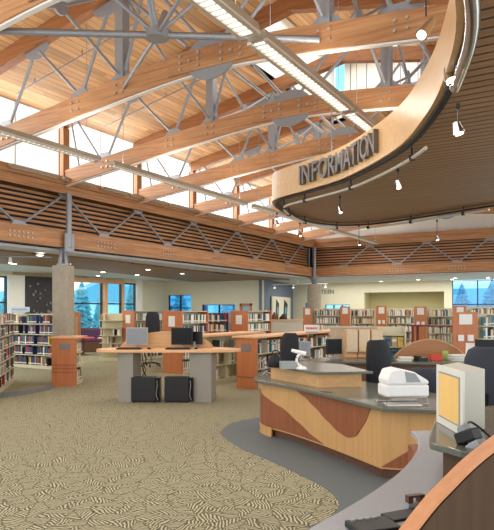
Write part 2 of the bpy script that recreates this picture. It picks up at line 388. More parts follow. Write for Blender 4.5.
b = MB(); b.b2((XO, y0, 0), (XO+.05, YatX(60, XO), ZC)); struct('wall_left', b, 'tan')
# wall facing the nave at left, Y=23.8
YB, XB = 23.8, XatY(262, 23.8)
xs = [XatY(p, YB) for p in (168, 191, 202, 235, 240, 252)]
b = MB()
def hseg(x0, x1, z0=0, z1=ZC, y=YB): b.b2((x0, y, z0), (x1, y+.2, z1))
dW = lambda px, y, Y=YB: CH+(HY-y)/F*(Y/(cT+(px-CX)/F*sT))
zA0, zA1 = dW(180, 321), dW(180, 295); zB0, zB1 = dW(218, 330), dW(218, 304.5)
hseg(XO, xs[0]); hseg(xs[1], xs[2]); hseg(xs[3], xs[4]); hseg(xs[5], XB)
hseg(xs[0], xs[1], 0, zA0); hseg(xs[0], xs[1], zA1); hseg(xs[2], xs[3], 0, zB0); hseg(xs[2], xs[3], zB1); hseg(xs[4], xs[5], dW(246, 303.5))
struct('wall_back', b, 'cream')
def win_x(n, x0, x1, z0, z1, y, nx, nz, mat='glassb', fr='frame'):
    g = MB(); g.b2((x0, y+.1, z0), (x1, y+.12, z1)); w = struct('window_%d' % n, g, mat); f = MB(); t = .05
    for i in range(nx+1):
        x = x0+(x1-x0)*i/nx; f.b2((max(x0, x-t/2), y+.06, z0), (min(x1, x+t/2), y+.16, z1))
    for i in range(nz+1):
        z = z0+(z1-z0)*i/nz; f.b2((x0, y+.06, max(z0, z-t/2)), (x1, y+.16, min(z1, z+t/2)))
    f.build('window_frame', fr, w)
win_x(7, xs[0], xs[1], zA0, zA1, YB, 2, 2); win_x(8, xs[2], xs[3], zB0, zB1, YB, 2, 1)
zt = dW(246, 303.5)
f = MB(); f.b2((xs[4], YB-.03, 0), (xs[4]+.1, YB+.2, zt)); f.b2((xs[5]-.1, YB-.03, 0), (xs[5], YB+.2, zt)); f.b2((xs[4], YB-.03, zt-.1), (xs[5], YB+.2, zt))
f.b2((xs[4]+.1, YB+.05, 0), (xs[5]-.1, YB+.1, .9)); dr = struct('door_1', f, 'orange')
g = MB(); g.b2((xs[4]+.1, YB+.05, .9), (xs[5]-.1, YB+.08, zt-.1)); g.build('door_pane', plain('frosted_pane', (150, 190, 214), .3), dr)
g = MB(); g.tube((xs[5]-.2, YB+.02, .95), (xs[5]-.2, YB+.02, 1.15), .015); g.build('door_handle', 'chrome', dr)
# slate blue side wall, far wall
YF = 29.6; XB2 = XatY(293, YF)
b = MB(); b.wall([(XB, YB), (XB2, YF)], 0, ZC, .15); struct('wall_blue', b, 'bluewall')
xf = [XatY(p, YF) for p in (305, 310, 325, 350, 364, 444, 452, 560)]
zr0, zr1 = dW(400, 340, YF), dW(400, 292, YF)
b = MB()
hz = lambda x0, x1, z0=0, z1=ZC: b.b2((x0, YF, z0), (x1, YF+.2, z1))
zt0, zt1 = dW(312, 335, YF), dW(312, 303, YF)
hz(XB2, xf[0]); hz(xf[0], xf[1], 0, zt0); hz(xf[0], xf[1], zt1); hz(xf[1], xf[2]); hz(xf[2], xf[3], 0, 1); hz(xf[2], xf[3], zt1-.1); hz(xf[3], xf[4]); hz(xf[4], xf[5], zr1); hz(xf[5], xf[6]); hz(xf[6], xf[7], 0, .8); hz(xf[7], 2)
struct('wall_far', b, 'cream')
b = MB(); b.b2((xf[4], YF+1.0, 0), (xf[5], YF+1.1, ZC)); b.b2((xf[4]-.1, YF+.2, 0), (xf[4], YF+1.1, ZC)); b.b2((xf[5], YF+.2, 0), (xf[5]+.1, YF+1.1, ZC)); b.b2((xf[4], YF+.2, zr1), (xf[5], YF+1.1, zr1+.05))
struct('wall_alcove', b, 'olive')
win_x(10, xf[0], xf[1], zt0, zt1, YF, 1, 1, fr='frame'); win_x(11, xf[2], xf[3], 1, zt1-.1, YF, 3, 1)
win_x(12, xf[6], xf[7], .8, ZC-.02, YF, 4, 2)
# outdoors
b = MB(); b.b2((-70, -10, -.4), (-19.6, 80, -.12)); b.b2((-19.6, 31, -.4), (40, 80, -.12))
g = b.build('lawn', 'grass', kind='structure')
def house(loc, rz, w, d, h, rh, label):
    t = thing('house', label, 'house', loc, rz, 'houses seen through the windows')
    m = MB(); m.b2((-w/2, -d/2, 0), (w/2, d/2, h)); m.build('wall', 'house', t)
    m = MB(); m.prism([(-d/2-.4, h), (d/2+.4, h), (d/2+.4, h+.15), (0, h+rh+.15), (-d/2-.4, h+.15)], -w/2-.3, w/2+.3, axis='x'); m.build('roof', 'roofx', t)
    for s in (-1, 1):
        for k in range(3):
            m = MB(); m.b2((-w/2+w*(k+.3)/3, s*d/2-.03, h*.4), (-w/2+w*(k+.7)/3, s*d/2+.03, h*.8)); m.build('window', 'hwin', t)
def conifer(loc, h, r, label, cat='tree'):
    t = thing('conifer_tree', label, cat, loc, 0, 'trees outside the windows')
    m = MB(); m.tube((0, 0, 0), (0, 0, h*.3), .15); m.build('trunk', 'darkwood', t)
    m = MB(); rnd = random.Random(int(h*100)); n = 18; lay = 12
    for k in range(lay):
        z0 = h*(.12+.85*k/lay); rr = r*(1-k/lay)**.75+.1
        vs = []
        for i in range(n):
            a = 2*math.pi*i/n; q = rr*(rnd.uniform(.8, 1.1) if i % 2 else rnd.uniform(.55, .8)); vs.append((q*math.cos(a), q*math.sin(a), z0-rnd.uniform(0, .2)))
        vs.append((0, 0, z0+h*.16)); vs.append((0, 0, z0+.05))
        m.add(vs, [(i, (i+1) % n, n) for i in range(n)]+[((i+1) % n, i, n+1) for i in range(n)])
    m.build('foliage', 'conifer', t)
def outp(px, d): p = W(px, d=d, z=0); return (p.x, p.y, -.12)
house(outp(100, 58), R(-35), 9, 7, 2.6, 2.0, 'pale house with blue roof behind the large conifer, left window')
house(outp(128, 78), R(-20), 9, 8, 3.4, 2.8, 'pale house beyond the right pane of the left windows')
house(outp(4, 42), R(10), 7, 6, 1.6, 1.4, 'pale house seen in the leftmost window')
house(outp(470, 64), R(0), 14, 8, 2.2, 1.8, 'low white-blue building outside the far right window')
house(outp(224, 60), R(0), 12, 8, 2.8, 1.8, 'blue house behind the back wall windows')
conifer(outp(82, 34), 3.4, .85, 'tall conifer filling the left pane beside the column')
conifer(outp(98, 39), 2.3, .45, 'slim conifer behind the large one by the window post')
conifer(outp(131, 36), 3.3, .6, 'conifer seen through the narrow right pane of the left windows')
conifer(outp(3, 30), 2.3, .8, 'round-topped tree in the leftmost window')
conifer(outp(180, 42), 3.4, 1.0, 'conifer behind the small square window of the back wall')
conifer(outp(228, 45), 3.2, 1.1, 'conifer behind the wide low window of the back wall')
conifer(outp(462, 48), 3.9, 1.2, 'conifer at the left of the far right window')
conifer(outp(492, 56), 4.6, 1.8, 'conifer at the right edge of the far right window')
conifer(outp(309, 44), 4.0, 2.0, 'tree behind the narrow slot window beside the corner column')

# ------------------------------------------------------------------ roof trusses
def zch(x): t = abs(x-XC); return 5.56-.118*(math.sqrt(t*t+1.0)-.6)
def build_truss():
    t = thing('roof_truss', 'x', 'roof truss', (0, 0, 0), 0, 'timber roof trusses')
    hw = .065
    m = MB(); n = 40; x0, x1 = XW+.02, XR; vs = []
    for i in range(n+1):
        x = x0+(x1-x0)*i/n; z = zch(x)
        vs += [(x, -hw, z-.18), (x, hw, z-.18), (x, hw, z+.18), (x, -hw, z+.18)]
    fs = [(i*4+k, i*4+(k+1) % 4, i*4+4+(k+1) % 4, i*4+4+k) for i in range(n) for k in range(4)]+[(0, 1, 2, 3), (4*n+3, 4*n+2, 4*n+1, 4*n)]
    m.add(vs, fs); m.build('bottom_chord', 'glulam', t)
    m = MB(); vs = []  # light on the chord's underside, put in as a thin white strip
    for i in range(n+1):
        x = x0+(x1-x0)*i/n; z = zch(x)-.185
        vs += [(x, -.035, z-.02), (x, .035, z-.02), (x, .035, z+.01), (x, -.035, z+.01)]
    m.add(vs, fs); m.build('white_part', 'white_part', t, label='lit underside of the chord, put in as a white strip')
    for s in (-1, 1):
        m = MB(); xe = XW if s < 0 else XR
        m.prism([(xe, zdeck(xe)-.3), (XC, zdeck(XC)-.3), (XC, zdeck(XC)-.01), (xe, zdeck(xe)-.01)], -.09, .09, axis='y'); m.build('rafter', 'rafter', t)
    px = [MX0, MX1]
    for x in px:
        m = MB(); m.b2((x-.085, -.085, zch(x)+.17), (x+.085, .085, zdeck(x)-.29)); m.build('post', 'steel', t)
    m = MB(); m.b2((XW-.05, -.1, 4.9), (XW+.12, .1, ZD-.3)); m.build('wall_post', 'post', t)
    rb = lambda x: zdeck(x)-.3
    def rod(xa, za, xb, zb, r=.03):
        m = MB(); m.tube((xa, 0, za), (xb, 0, zb), r, 8); m.build('web_rod', 'steel', t)
    cn = lambda x: zch(x)+.2
    for s in (-1, 1):
        X = lambda q: XC+s*q
        rod(X(4.75), cn(X(4.75)), X(4.05), rb(X(4.05))-.1); rod(X(2.85), cn(X(2.85)), X(3.9), rb(X(3.9))-.1)
        rod(X(2.8), cn(X(2.8)), X(2.15), rb(X(2.15))-.1); rod(X(5.7), cn(X(5.7)), X(5.95), rb(X(5.95)), .025)
        rod(X(5.0), cn(X(5.0)), X(5.75), rb(X(5.75)), .025)
        rod(X(.2), cn(XC)+.1, X(1.3), rb(X(1.3))-.05); rod(X(1.8), cn(X(1.8))+.05, X(1.35), rb(X(1.35))-.05)
        rod(X(.5), cn(XC)+.1, X(1.75), rb(X(1.75))-.1)
        for q, rr in ((4.0, .34), (2.2, .36)):
            m = MB(); pts = [(X(q)+rr*math.cos(a), rb(X(q))+.04-rr*.75*math.sin(a)) for a in [math.pi*k/14 for k in range(15)]]
            m.prism(pts, -.012, .012, axis='y'); m.build('gusset', 'steel', t)
        for q in (4.85, 2.82, 1.85):
            m = MB(); zz = zch(X(q))+.17; m.prism([(X(q)-.26, zz), (X(q)+.26, zz), (X(q)+.1, zz+.13), (X(q)-.1, zz+.13)], -.03, .03, axis='y'); m.build('gusset', 'steel', t)
    m = MB(); zz = zch(XC); pts = [(XC+.46*math.cos(2*math.pi*k/28), zz-.0+.345*math.sin(2*math.pi*k/28)) for k in range(28)]
    m.prism(pts, -.014-hw, -.002-hw+.02, axis='y'); g = m.build('peak_gusset', 'steel', t)
    m = MB(); m.prism([(XC-.8, zz-.16), (XC+.8, zz-.16), (XC+.8, zz+.16), (XC-.8, zz+.16)], -hw-.03, -hw-.014, axis='y'); m.build('splice_cover', 'glulam', t)
    m = MB()
    for cx_ in (XC-.38, XC+.38):
        for i in range(3):
            for j in range(3):
                if (i+j) % 2 == 0 or j == 1: m.tube((cx_-.17+.17*i, -hw-.06, zz-.1+.1*j), (cx_-.17+.17*i, -hw-.02, zz-.1+.1*j), .026, 8)
    for q in (-1.85, 1.85, -2.9, 2.9, -4.8, 4.8):
        for i in (0, 1):
            for j in (0, 1): m.tube((XC+q-.08+.16*i, -hw-.03, zch(XC+q)-.06+.13*j), (XC+q-.08+.16*i, -hw+.01, zch(XC+q)-.06+.13*j), .022, 8)
    m.build('bolt', 'bolt', t, kind='stuff')
    return t
tr_lab = ['nearest roof truss, crossing the upper left corner of the photo', 'roof truss second from the viewer, its bolted peak left of centre at the top',
          'third roof truss from the viewer, landing on the clerestory post above the near column', 'fourth roof truss from the viewer, passing behind the left end of the letters sign',
          'fifth roof truss from the viewer, starting at the fourth clerestory bay', 'sixth roof truss from the viewer, seen left of the curved canopy tip',
          'seventh roof truss from the viewer, short stretch above the far clerestory', 'farthest roof truss, just before the end wall']
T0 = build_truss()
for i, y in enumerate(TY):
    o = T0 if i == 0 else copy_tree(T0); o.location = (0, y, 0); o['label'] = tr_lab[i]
# cross bracing between trusses in the two post planes, with round hub plates
for X, sd in ((MX0, 'left'), (MX1, 'right')):
    for i in range(0, 5):
        ym = (TY[i]+TY[i+1])/2; zm_ = 6.2
        t = thing('cross_brace', 'cross brace with hub plate, %s post line, %s to %s truss' % (sd, ['first', 'second', 'third', 'fourth', 'fifth', 'sixth'][i], ['first', 'second', 'third', 'fourth', 'fifth', 'sixth'][i+1]), 'brace', (X, ym, zm_), 0, 'steel cross braces between trusses')
        zl, zh = zch(X)+.25, zdeck(X)-.35
        for dy in (-1, 1):
            for z in (zl, zh):
                m = MB(); m.tube((0, dy*.06, (z-zm_)*.05), (0, dy*1.22, z-zm_), .026); m.build('rod', 'steel', t)
        m = MB(); m.tube((-.02, 0, 0), (.02, 0, 0), .13, 20); m.build('hub', 'steel', t)
# the level diagonal brace through the central hub in the first bay
h0 = Vector((-5.05, (TY[0]+TY[1])/2, 5.33))
t = thing('diagonal_brace', 'horizontal grey steel brace with star hub between the two nearest trusses', 'brace', h0)
for q in (-1, 1):
    m = MB(); m.tube((q*.12, q*.08, 0), (q*1.8, q*1.22, .0), .05, 4); m.build('beam', 'steel', t)
m = MB(); m.tube((0, 0, -.05), (0, 0, .05), .15, 18); m.build('hub', 'steel', t)
for dx, dy, dz in ((-1.75, 1.25, .05), (1.75, -1.2, .05), (-1.3, -1.1, 1.4), (1.4, .9, 1.5), (.15, -.4, .5), (-.1, .3, .45)):
    m = MB(); v = Vector((dx, dy, dz)); m.tube(v.normalized()*.12, v, .028 if abs(dx) > .3 else .05); m.build('strut', 'steel', t)

# ------------------------------------------------------------------ girders over the low ceilings
def girder(name, label, L, nodes_up, nodes_lo, M_):
    """local x along the girder, -y towards the nave"""
    t = thing(name, label, 'girder', (0, 0, 0)); t.matrix_world = M_
    m = MB(); m.b2((0, -.12, 3.2), (L, .12, 3.6)); m.build('bottom_chord', 'glulam', t)
    m = MB(); m.b2((0, -.14, 4.5), (L, .14, 4.72)); m.b2((0, -.2, 4.72), (L, .14, 4.9)); m.build('top_chord', 'glulam', t)
    for u in nodes_up:
        for l in nodes_lo:
            if abs(u-l) < 1.7:
                m = MB(); s = 1 if l > u else -1
                m.tube((u+s*.05, -.05, 4.47), (l-s*.08, -.05, 3.63), .03); m.build('web_rod', 'steel', t)
    for k in nodes_up:
        m = MB(); m.prism([(k-.2, 4.5), (k+.2, 4.5), (k+.1, 4.4), (k-.1, 4.4)], -.08, -.03, axis='y'); m.build('gusset', 'steel', t)
    for k in nodes_lo:
        m = MB(); m.prism([(k-.22, 3.6), (k+.22, 3.6), (k+.12, 3.7), (k-.12, 3.7)], -.08, -.03, axis='y'); m.build('gusset', 'steel', t)
    m = MB()
    for k in nodes_lo:
        for i in range(6):
            for j in range(2): m.tube((k-.3+.12*i, -.145, 3.34+.1*j), (k-.3+.12*i, -.115, 3.34+.1*j), .022, 6)
    m.build('bolt', 'bolt', t, kind='stuff')
    return t
ylo = TY[0]-2.66
MBk = Matrix.Translation((XW, 0, 0)) @ Matrix.Rotation(R(90), 4, 'Z')      # x->+Y, -y->+X
ups = [y for y in [TY[0]-2.66]+TY+[YE+1]]; los = [y+1.33 for y in [TY[0]-2.66]+TY]
girder('lattice_girder', 'long timber and steel lattice girder running along the left side above the column', YE-.21, ups[:-1], [y for y in los if y < YE-.3], MBk)
ex = [-11.3+2.44*k for k in range(0, 6)]; exs = [-8.6+2.44*k for k in range(0, 4)]
girder('lattice_girder', 'timber and steel lattice girder across the far end of the hall', 14.5, [x-XW for x in exs], [x-1.22-XW for x in exs]+[exs[-1]+1.22-XW], Matrix.Translation((XW, YE, 0)))
def slatscreen(label, lo, hi, along):
    t = thing('slat_screen', label, 'slat screen')
    m = MB(); k = 0; z = 3.66
    while z < 4.5:
        if along == 'y': m.box(((lo[0]+hi[0])/2, (lo[1]+hi[1])/2, z), (.05, hi[1]-lo[1], .06), ry=R(0))
        else: m.box(((lo[0]+hi[0])/2, lo[1]-.07, z), (hi[0]-lo[0], .03, .06))
        z += .115
    m.build('slat', 'slat' if along == 'y' else 'slat_x', t, kind='stuff')
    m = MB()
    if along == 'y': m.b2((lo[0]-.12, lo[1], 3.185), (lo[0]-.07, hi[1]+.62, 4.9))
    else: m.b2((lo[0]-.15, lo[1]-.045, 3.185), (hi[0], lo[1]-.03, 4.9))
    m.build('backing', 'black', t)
slatscreen('long screen of horizontal timber slats behind the left girder', (XW-.2, .1), (XW-.2, YE-.25), 'y')
slatscreen('screen of horizontal timber slats behind the far girder', (XW-.1, YE+.2), (3, YE+.2), 'x')

# columns
cp = W(63.5, d=14.5, z=0)
cp = Vector((-11.4, 10.2, 0))
t = thing('concrete_column', 'square concrete column behind the low bookcase at left', 'column', cp)
m = MB(); m.b2((-.2, -.2, 0), (.2, .2, 2.78)); m.build('shaft', 'concrete', t, rz=R(18), bevel=.03)
for s in (-1, 1):
    m = MB(); m.tube((0, s*.12, 2.72), (0, s*.06, 3.2), .045); m.tube((s*.12, 0, 2.72), (s*.04, 0, 3.2), .045); m.build('steel_fork', 'steel', t)
m = MB(); m.tube((0, 0, 2.78), (0, 0, 2.82), .16, 16); m.build('cap_plate', 'steel', t)
t = thing('concrete_column', 'round concrete column under the corner where the two girders meet', 'column', (XW+.1, YE-.1, 0))
m = MB(); m.tube((0, 0, 0), (0, 0, 2.85), .32, 24); m.build('shaft', 'concrete', t)
m = MB(); m.tube((0, 0, 2.85), (0, 0, 3.2), .1, 12, .22); m.build('steel_fork', 'steel', t)
t = thing('steel_post', 'short grey steel post between the chords above the left column', 'post', (XW+.205, TY[2], 3.2))
m = MB(); m.tube((0, 0, 0), (0, 0, 1.32), .07, 12); m.build('pipe', 'steel', t)
m = MB(); m.b2((-.02, -.14, -.1), (.03, .14, .34)); m.build('saddle_plate', 'steel', t)
t = thing('steel_post', 'short grey steel post at the corner where the two girders meet', 'post', (XW+.205, YE-.3, 3.2))
m = MB(); m.tube((0, 0, 0), (0, 0, 1.32), .07, 12); m.build('pipe', 'steel', t)
m = MB(); m.b2((-.02, -.14, -.1), (.03, .14, .34)); m.build('saddle_plate', 'steel', t)

# ------------------------------------------------------------------ curved canopy
ZS, BH = 3.6, .47
left = smoothpts([(-.62, -.8), (-.6, 2.0), (-.72, 3.8), (-1.03, 4.95), (-1.45, 5.95), (-2.06, 6.98), (-3.12, 8.08), (-4.0, 8.62), (-4.75, 9.02), (-5.08, 9.5), (-5.3, 10.3), (-5.42, 11.3), (-5.15, 12.35), (-4.5, 12.68), (-3.67, 12.5), (-2.5, 11.98), (-1.67, 11.6), (.5, 10.8), (2.8, 10)], 6)
left = [(p[0], p[1]) for p in smoothpts([Vector((x, y, 0)) for x, y in [(-.62, -.8), (-.6, 2.0), (-.72, 3.8), (-1.03, 4.95), (-1.45, 5.95), (-2.06, 6.98), (-3.12, 8.08), (-4.0, 8.62), (-4.75, 9.02), (-5.08, 9.5), (-5.3, 10.3), (-5.42, 11.3), (-5.15, 12.35), (-4.5, 12.68), (-3.67, 12.5), (-2.5, 11.98), (-1.67, 11.6), (.5, 10.8), (2.8, 10)]], 6)]
t = thing('curved_canopy', 'large curved wooden canopy with dark slatted underside over the information desk', 'canopy', (0, 0, ZS))
can = t
m = MB(); m.wall(left, 0, BH, .05); m.build('fascia_band', 'maple', t, label='pale curved band')
m = MB(); m.prism(left+[(2.8, -.8)], .03, .08); m.build('soffit', 'soffit', t, label='dark slatted underside')
m = MB(); m.wall(left, -.03, 0.0, -.06); m.build('rim', 'black', t, label='black bottom rim')
# hanging rods of the canopy
for (x, y) in ((-1.9, 7.5), (-3.9, 9.3), (-3.2, 11.5)):
    m = MB(); m.tube((x, y, .08), (x, y, zch(x)-ZS-.2), .008, 6); m.build('hanger_rod', 'steel', t)
# letters
def text_mesh(ch, size, ext):
    cu = bpy.data.curves.new('letter', 'FONT'); cu.body = ch; cu.size = size; cu.extrude = ext; cu.align_x = 'CENTER'; cu.offset = .004*size/.27
    o = bpy.data.objects.new('tmp', cu); COL.objects.link(o); dg = bpy.context.evaluated_depsgraph_get()
    me = bpy.data.meshes.new_from_object(o.evaluated_get(dg)); bpy.data.objects.remove(o); return me
def arclen(pts):
    s = [0]
    for a, b_ in zip(pts, pts[1:]): s.append(s[-1]+math.dist(a, b_))
    return s
sL = arclen(left)
def on_curve(s):
    for i in range(len(left)-1):
        if sL[i+1] >= s:
            k = (s-sL[i])/(sL[i+1]-sL[i]); a, b_ = Vector(left[i]), Vector(left[i+1]); return a.lerp(b_, k), (b_-a).normalized()
def s_at_px(px):
    best = None
    for i, (x, y) in enumerate(left):
        if y < 3 or sL[i] > 14: continue
        d = -sT*x+cT*y; r = cT*x+sT*y; q = CX+F*r/d
        if best is None or abs(q-px) < best[0]: best = (abs(q-px), sL[i])
    return best[1]
sg = thing('information_sign', 'raised metal letters reading INFORMATION on the pale curved canopy band', 'sign', (0, 0, ZS))
sA, sB = s_at_px(305), s_at_px(383)
word = 'INFORMATION'; wd = {'I': .5, 'M': 1.25, 'N': 1.05, 'O': 1.1}
tot = sum(wd.get(c, 1) for c in word); acc = 0
for c in word:
    w = wd.get(c, 1); s = sA+(sB-sA)*(acc+w/2)/tot; acc += w
    p, tn = on_curve(s)
    me = text_mesh(c, .42, .03); me.materials.append(M['letter'])
    o = bpy.data.objects.new('letter', me); COL.objects.link(o); o.parent = sg
    nrm = Vector((-tn.y, tn.x)); out = nrm            # towards the nave
    # text faces outwards: its x axis runs opposite to the path so it reads left to right from the nave
    ang = math.atan2(-tn.y, -tn.x)
    o.rotation_euler = (R(90), 0, ang); o.location = (p.x+out.x*.085, p.y+out.y*.09, .10); o.scale = (.74, 1, 1)
# track rail under the canopy with hanging spots
rail = [(x, y) for x, y in left if y > 2.4]
def offset(pts, d):
    out = []
    for i, p in enumerate(pts):
        a, b_ = Vector(pts[max(i-1, 0)]), Vector(pts[min(i+1, len(pts)-1)]); tt = (b_-a).normalized(); out.append((p[0]+tt.y*d, p[1]-tt.x*d))
    return out
rl = offset(rail, .16)
t = thing('track_rail', 'curved pale metal light rail hung beneath the canopy edge', 'light rail', (0, 0, ZS))
m = MB(); rl = [q for q in rl if q[1] > 6.6]; m.path([(x, y, -.1) for x, y in rl[:-12]], .022, 8); m.build('rail', 'rail', t)
for k in range(2, len(rl)-12, 7):
    m = MB(); m.tube((rl[k][0], rl[k][1], -.1), (rl[k][0], rl[k][1], .03), .012, 6); m.b2((rl[k][0]-.03, rl[k][1]-.03, -.13), (rl[k][0]+.03, rl[k][1]+.03, -.07)); m.build('rail_clip', 'black', t)
ch_ = offset([p for p in left if 2.2 < p[1] < 5.2], .05)
m = MB(); m.path([(x, y, -.05) for x, y in ch_], .05, 12); m.build('chrome_tube', 'chrome', can, label='glossy chrome tube')
def spot(px, py, d, ztop, label, r=.038, tilt=(.25, .1), L=.10):
    p = W(px, d=d, py=py)
    t = thing('spot_lamp', label, 'spotlight', p, 0, 'small hanging spotlights')
    m = MB(); m.tube((0, 0, L*.6), (0, 0, ztop-p.z), .006, 6); m.build('stem', 'black', t)
    ax = Vector((tilt[0], tilt[1], -1)).normalized()
    m = MB(); m.tube(-ax*L*.6, ax*L*.4, r*.55, 14, r); m.build('shade', 'chrome', t)
    m = MB(); m.tube(ax*L*.4, ax*(L*.4+.012), r*.68, 14); m.build('lens', 'spotglow', t)
    m = MB(); m.b2((-.014, -.014, ztop-p.z-.04), (.014, .014, ztop-p.z)); m.build('mount', 'black', t)
    return p
spot(340, 210, 9.4, 3.5, 'small spotlight hanging under the canopy below the middle of the letters')
spot(398, 185, 7.6, 3.5, 'small spotlight hanging under the canopy right of the letters')
spot(458, 129, 5.2, 3.5, 'larger spotlight hanging low under the dark slats at right', .05)
spot(450, 76, 4.8, 3.55, 'spotlight clipped at the canopy rim near the chrome tube', .06, (.3, -.2), .13)
spot(359, 243, 12.6, 3.5, 'tiny spotlight on a stem beyond the far canopy edge, centre')
spot(437, 238, 11.9, 3.5, 'tiny spotlight on a stem beyond the far canopy edge, right')
spot(277, 223, 11.0, 3.5, 'tiny spotlight on a stem below the left tip of the canopy')
spot(300, 234, 12.3, 3.5, 'tiny spotlight on a stem just right of the canopy tip')
spot(426, 29, 4.4, 4.55, 'black spotlight with bright lens hanging left of the canopy band', .05, (-.5, -.6), .16)

# ------------------------------------------------------------------ linear pendants
def pendant(p0, p1, w, label, grp, h=.09, wires=True):
    p0, p1 = Vector(p0), Vector(p1); c = (p0+p1)/2; L = (p1-p0).length
    t = thing('linear_pendant', label, 'pendant light', c, 0, grp)
    m = MB(); m.prism([(-w/2, 0), (w/2, 0), (w/2*.8, h), (-w/2*.8, h)], -L/2, L/2, axis='y'); m.build('housing', 'housing', t)
    m = MB(); m.b2((-w*.27, -L/2+.06, -.012), (w*.27, L/2-.06, -.002)); m.build('diffuser', 'glow' if w > .2 else 'glowdim', t)
    m = MB(); y = -L/2+.08
    while y < L/2: m.b2((-w*.3, y, -.03), (w*.3, y+.012, -.012)); y += .1
    m.b2((-w/2, -L/2, -.03), (-w*.3, L/2, 0)); m.b2((w*.3, -L/2, -.03), (w/2, L/2, 0)); m.build('louvre', 'rail', t)
    for s in (-1, 1):
        m = MB(); m.tube((0, s*(L/2-.3), h), (0, s*(L/2-.3), zdeck(c.x)-c.z-.02), .005, 5); m.build('wire', 'steel', t)
Xa, za = -8.0, 4.45
for i, (y0, y1) in enumerate(((3.0, 8.0), (8.35, 13.3), (13.7, 18.6), (19.0, 24.0))):
    pendant((Xa, y0, za), (Xa, y1, za), .14, ['long slim pendant light at far left in front of the clerestory', 'long slim pendant light crossing below the third and fourth trusses', 'long slim pendant light left of the canopy tip', 'long slim pendant light below the far canopy edge'][i], 'slim linear pendants', .08)
Xb, zb = -3.25, 4.66
for i, (y0, y1) in enumerate(((2.75, 5.5), (5.65, 8.3), (8.45, 11.0))):
    pendant((Xb, y0, zb), (Xb, y1, zb), .26, ['wide louvred pendant light at the top centre of the photo', 'wide louvred pendant light crossing the bolted chord above the letters', 'wide louvred pendant light just above the canopy band'][i], 'wide louvred pendants', .1)
for i, (p0, p1) in enumerate(((12, 60), (65, 95), (104, 130), (134, 168), (172, 205), (210, 250))):
    y0, y1 = YatX(p0, XW+.35), YatX(p1, XW+.35)
    t = thing('strip_light', 'slim strip light on the left girder, number %s from the left edge' % ['one', 'two', 'three', 'four', 'five', 'six'][i], 'strip light', (XW+.27, (y0+y1)/2, 4.80), 0, 'strip lights along the left girder')
    L = y1-y0
    m = MB(); m.b2((-.06, -L/2, 0), (.06, L/2, .07)); m.build('housing', 'housing', t)
    m = MB(); m.b2((-.04, -L/2+.03, -.01), (.04, L/2-.03, 0)); m.build('diffuser', 'rail', t)
    m = MB(); m.b2((-.14, -.03, .02), (-.06, .03, .05)); m.build('bracket', 'steel', t)

# sprinkler pipes below the deck
for i in range(4):
    y = TY[i]+1.0; xa, xb = -10.9, -6.95
    t = thing('sprinkler_pipe', 'thin sprinkler pipe under the left roof deck, %s bay from the viewer' % ['first', 'second', 'third', 'fourth'][i], 'pipe', (0, y, 0), 0, 'sprinkler pipes')
    m = MB(); m.tube((xa, 0, zdeck(xa)-.12), (xb, 0, zdeck(xb)-.12), .014, 6); m.build('pipe', 'steel', t)
    for k in range(3):
        x = xa+.6+1.4*k; m = MB(); m.tube((x, 0, zdeck(x)-.12), (x, 0, zdeck(x)-.01), .008, 5); m.build('hanger', 'black', t)
# ceiling downlights
for i, (px, py) in enumerate(((103, 270.5), (98, 275.5), (137, 273.5), (148, 268), (182, 272), (186, 282), (222, 281), (381, 281.2), (418, 279.5), (455, 278), (488, 277.5), (40, 253), (68, 262), (14, 262), (452, 284))):
    z = ZC-.055 if False else ZC
    p = W(px, z=z, py=min(py, 282.5))
    if p.y > 29.4 and p.x > -13: p = W(px, d=27.6, z=z)
    dz = -.05 if (p.x < -12.0 and p.x > -17.3 and p.y < 23.6) else 0
    t = thing('ceiling_downlight', 'round recessed downlight in the low ceiling, %s' % ['left windows, right of a pair', 'left windows, left of a pair', 'above the edge between window and cream wall', 'nearest the beam right of the windows', 'above the small square window, near the beam', 'above the small square window, near the wall', 'above the wide low window', 'left end of the olive alcove row', 'middle of the olive alcove row', 'above the left edge of the far right window', 'above the right edge of the far right window', 'left of the near column, by the beam', 'right of the near column', 'above the leftmost window', 'farthest one by the far right window'][i], 'downlight', (p.x, p.y, z+dz), 0, 'ceiling downlights')
    m = MB(); m.lathe([(.11, -.012), (.11, 0), (.08, 0), (.08, -.012)]); m.build('trim_ring', 'white_part', t)
    m = MB(); m.tube((0, 0, -.016), (0, 0, -.006), .075, 16); m.build('lens', 'downl', t)
# track with spots at left column, and in front of the slate wall
t = thing('track_light', 'ceiling track with small spots left of the near column', 'track light', (-12.6, 8.6, 2.98))
m = MB(); m.tube((-1.6, -1.0, .0), (1.0, 1.4, .0), .02); m.build('track', 'steel', t)
for x, y in ((-1.5, -.92), (-.6, -.1), (.3, .75)):
    m = MB(); m.tube((x, y, -.02), (x, y, -.16), .03, 10, .05); h = m.build('spot_head', 'white_part', t)
    m = MB(); m.tube((x, y, -.161), (x, y, -.17), .045, 10); m.build('lens', 'spotglow', h)
t = thing('track_light', 'ceiling track with small spots before the slate blue wall', 'track light', (XB+1.1, YB+1.6, 2.9))
m = MB(); m.tube((-1.2, -.4, .0), (1.4, .2, .0), .02); m.tube((0, -.1, 0), (0, -.1, ZC-2.9), .012); m.build('track', 'white_part', t)
for x, y in ((-1.1, -.38), (-.2, -.17), (.5, 0), (1.3, .18)):
    m = MB(); m.tube((x, y, -.02), (x, y, -.16), .03, 10, .055); h = m.build('spot_head', 'white_part', t)
    m = MB(); m.tube((x, y, -.161), (x, y, -.17), .05, 10); m.build('lens', 'spotglow', h)

exec_marker = 0
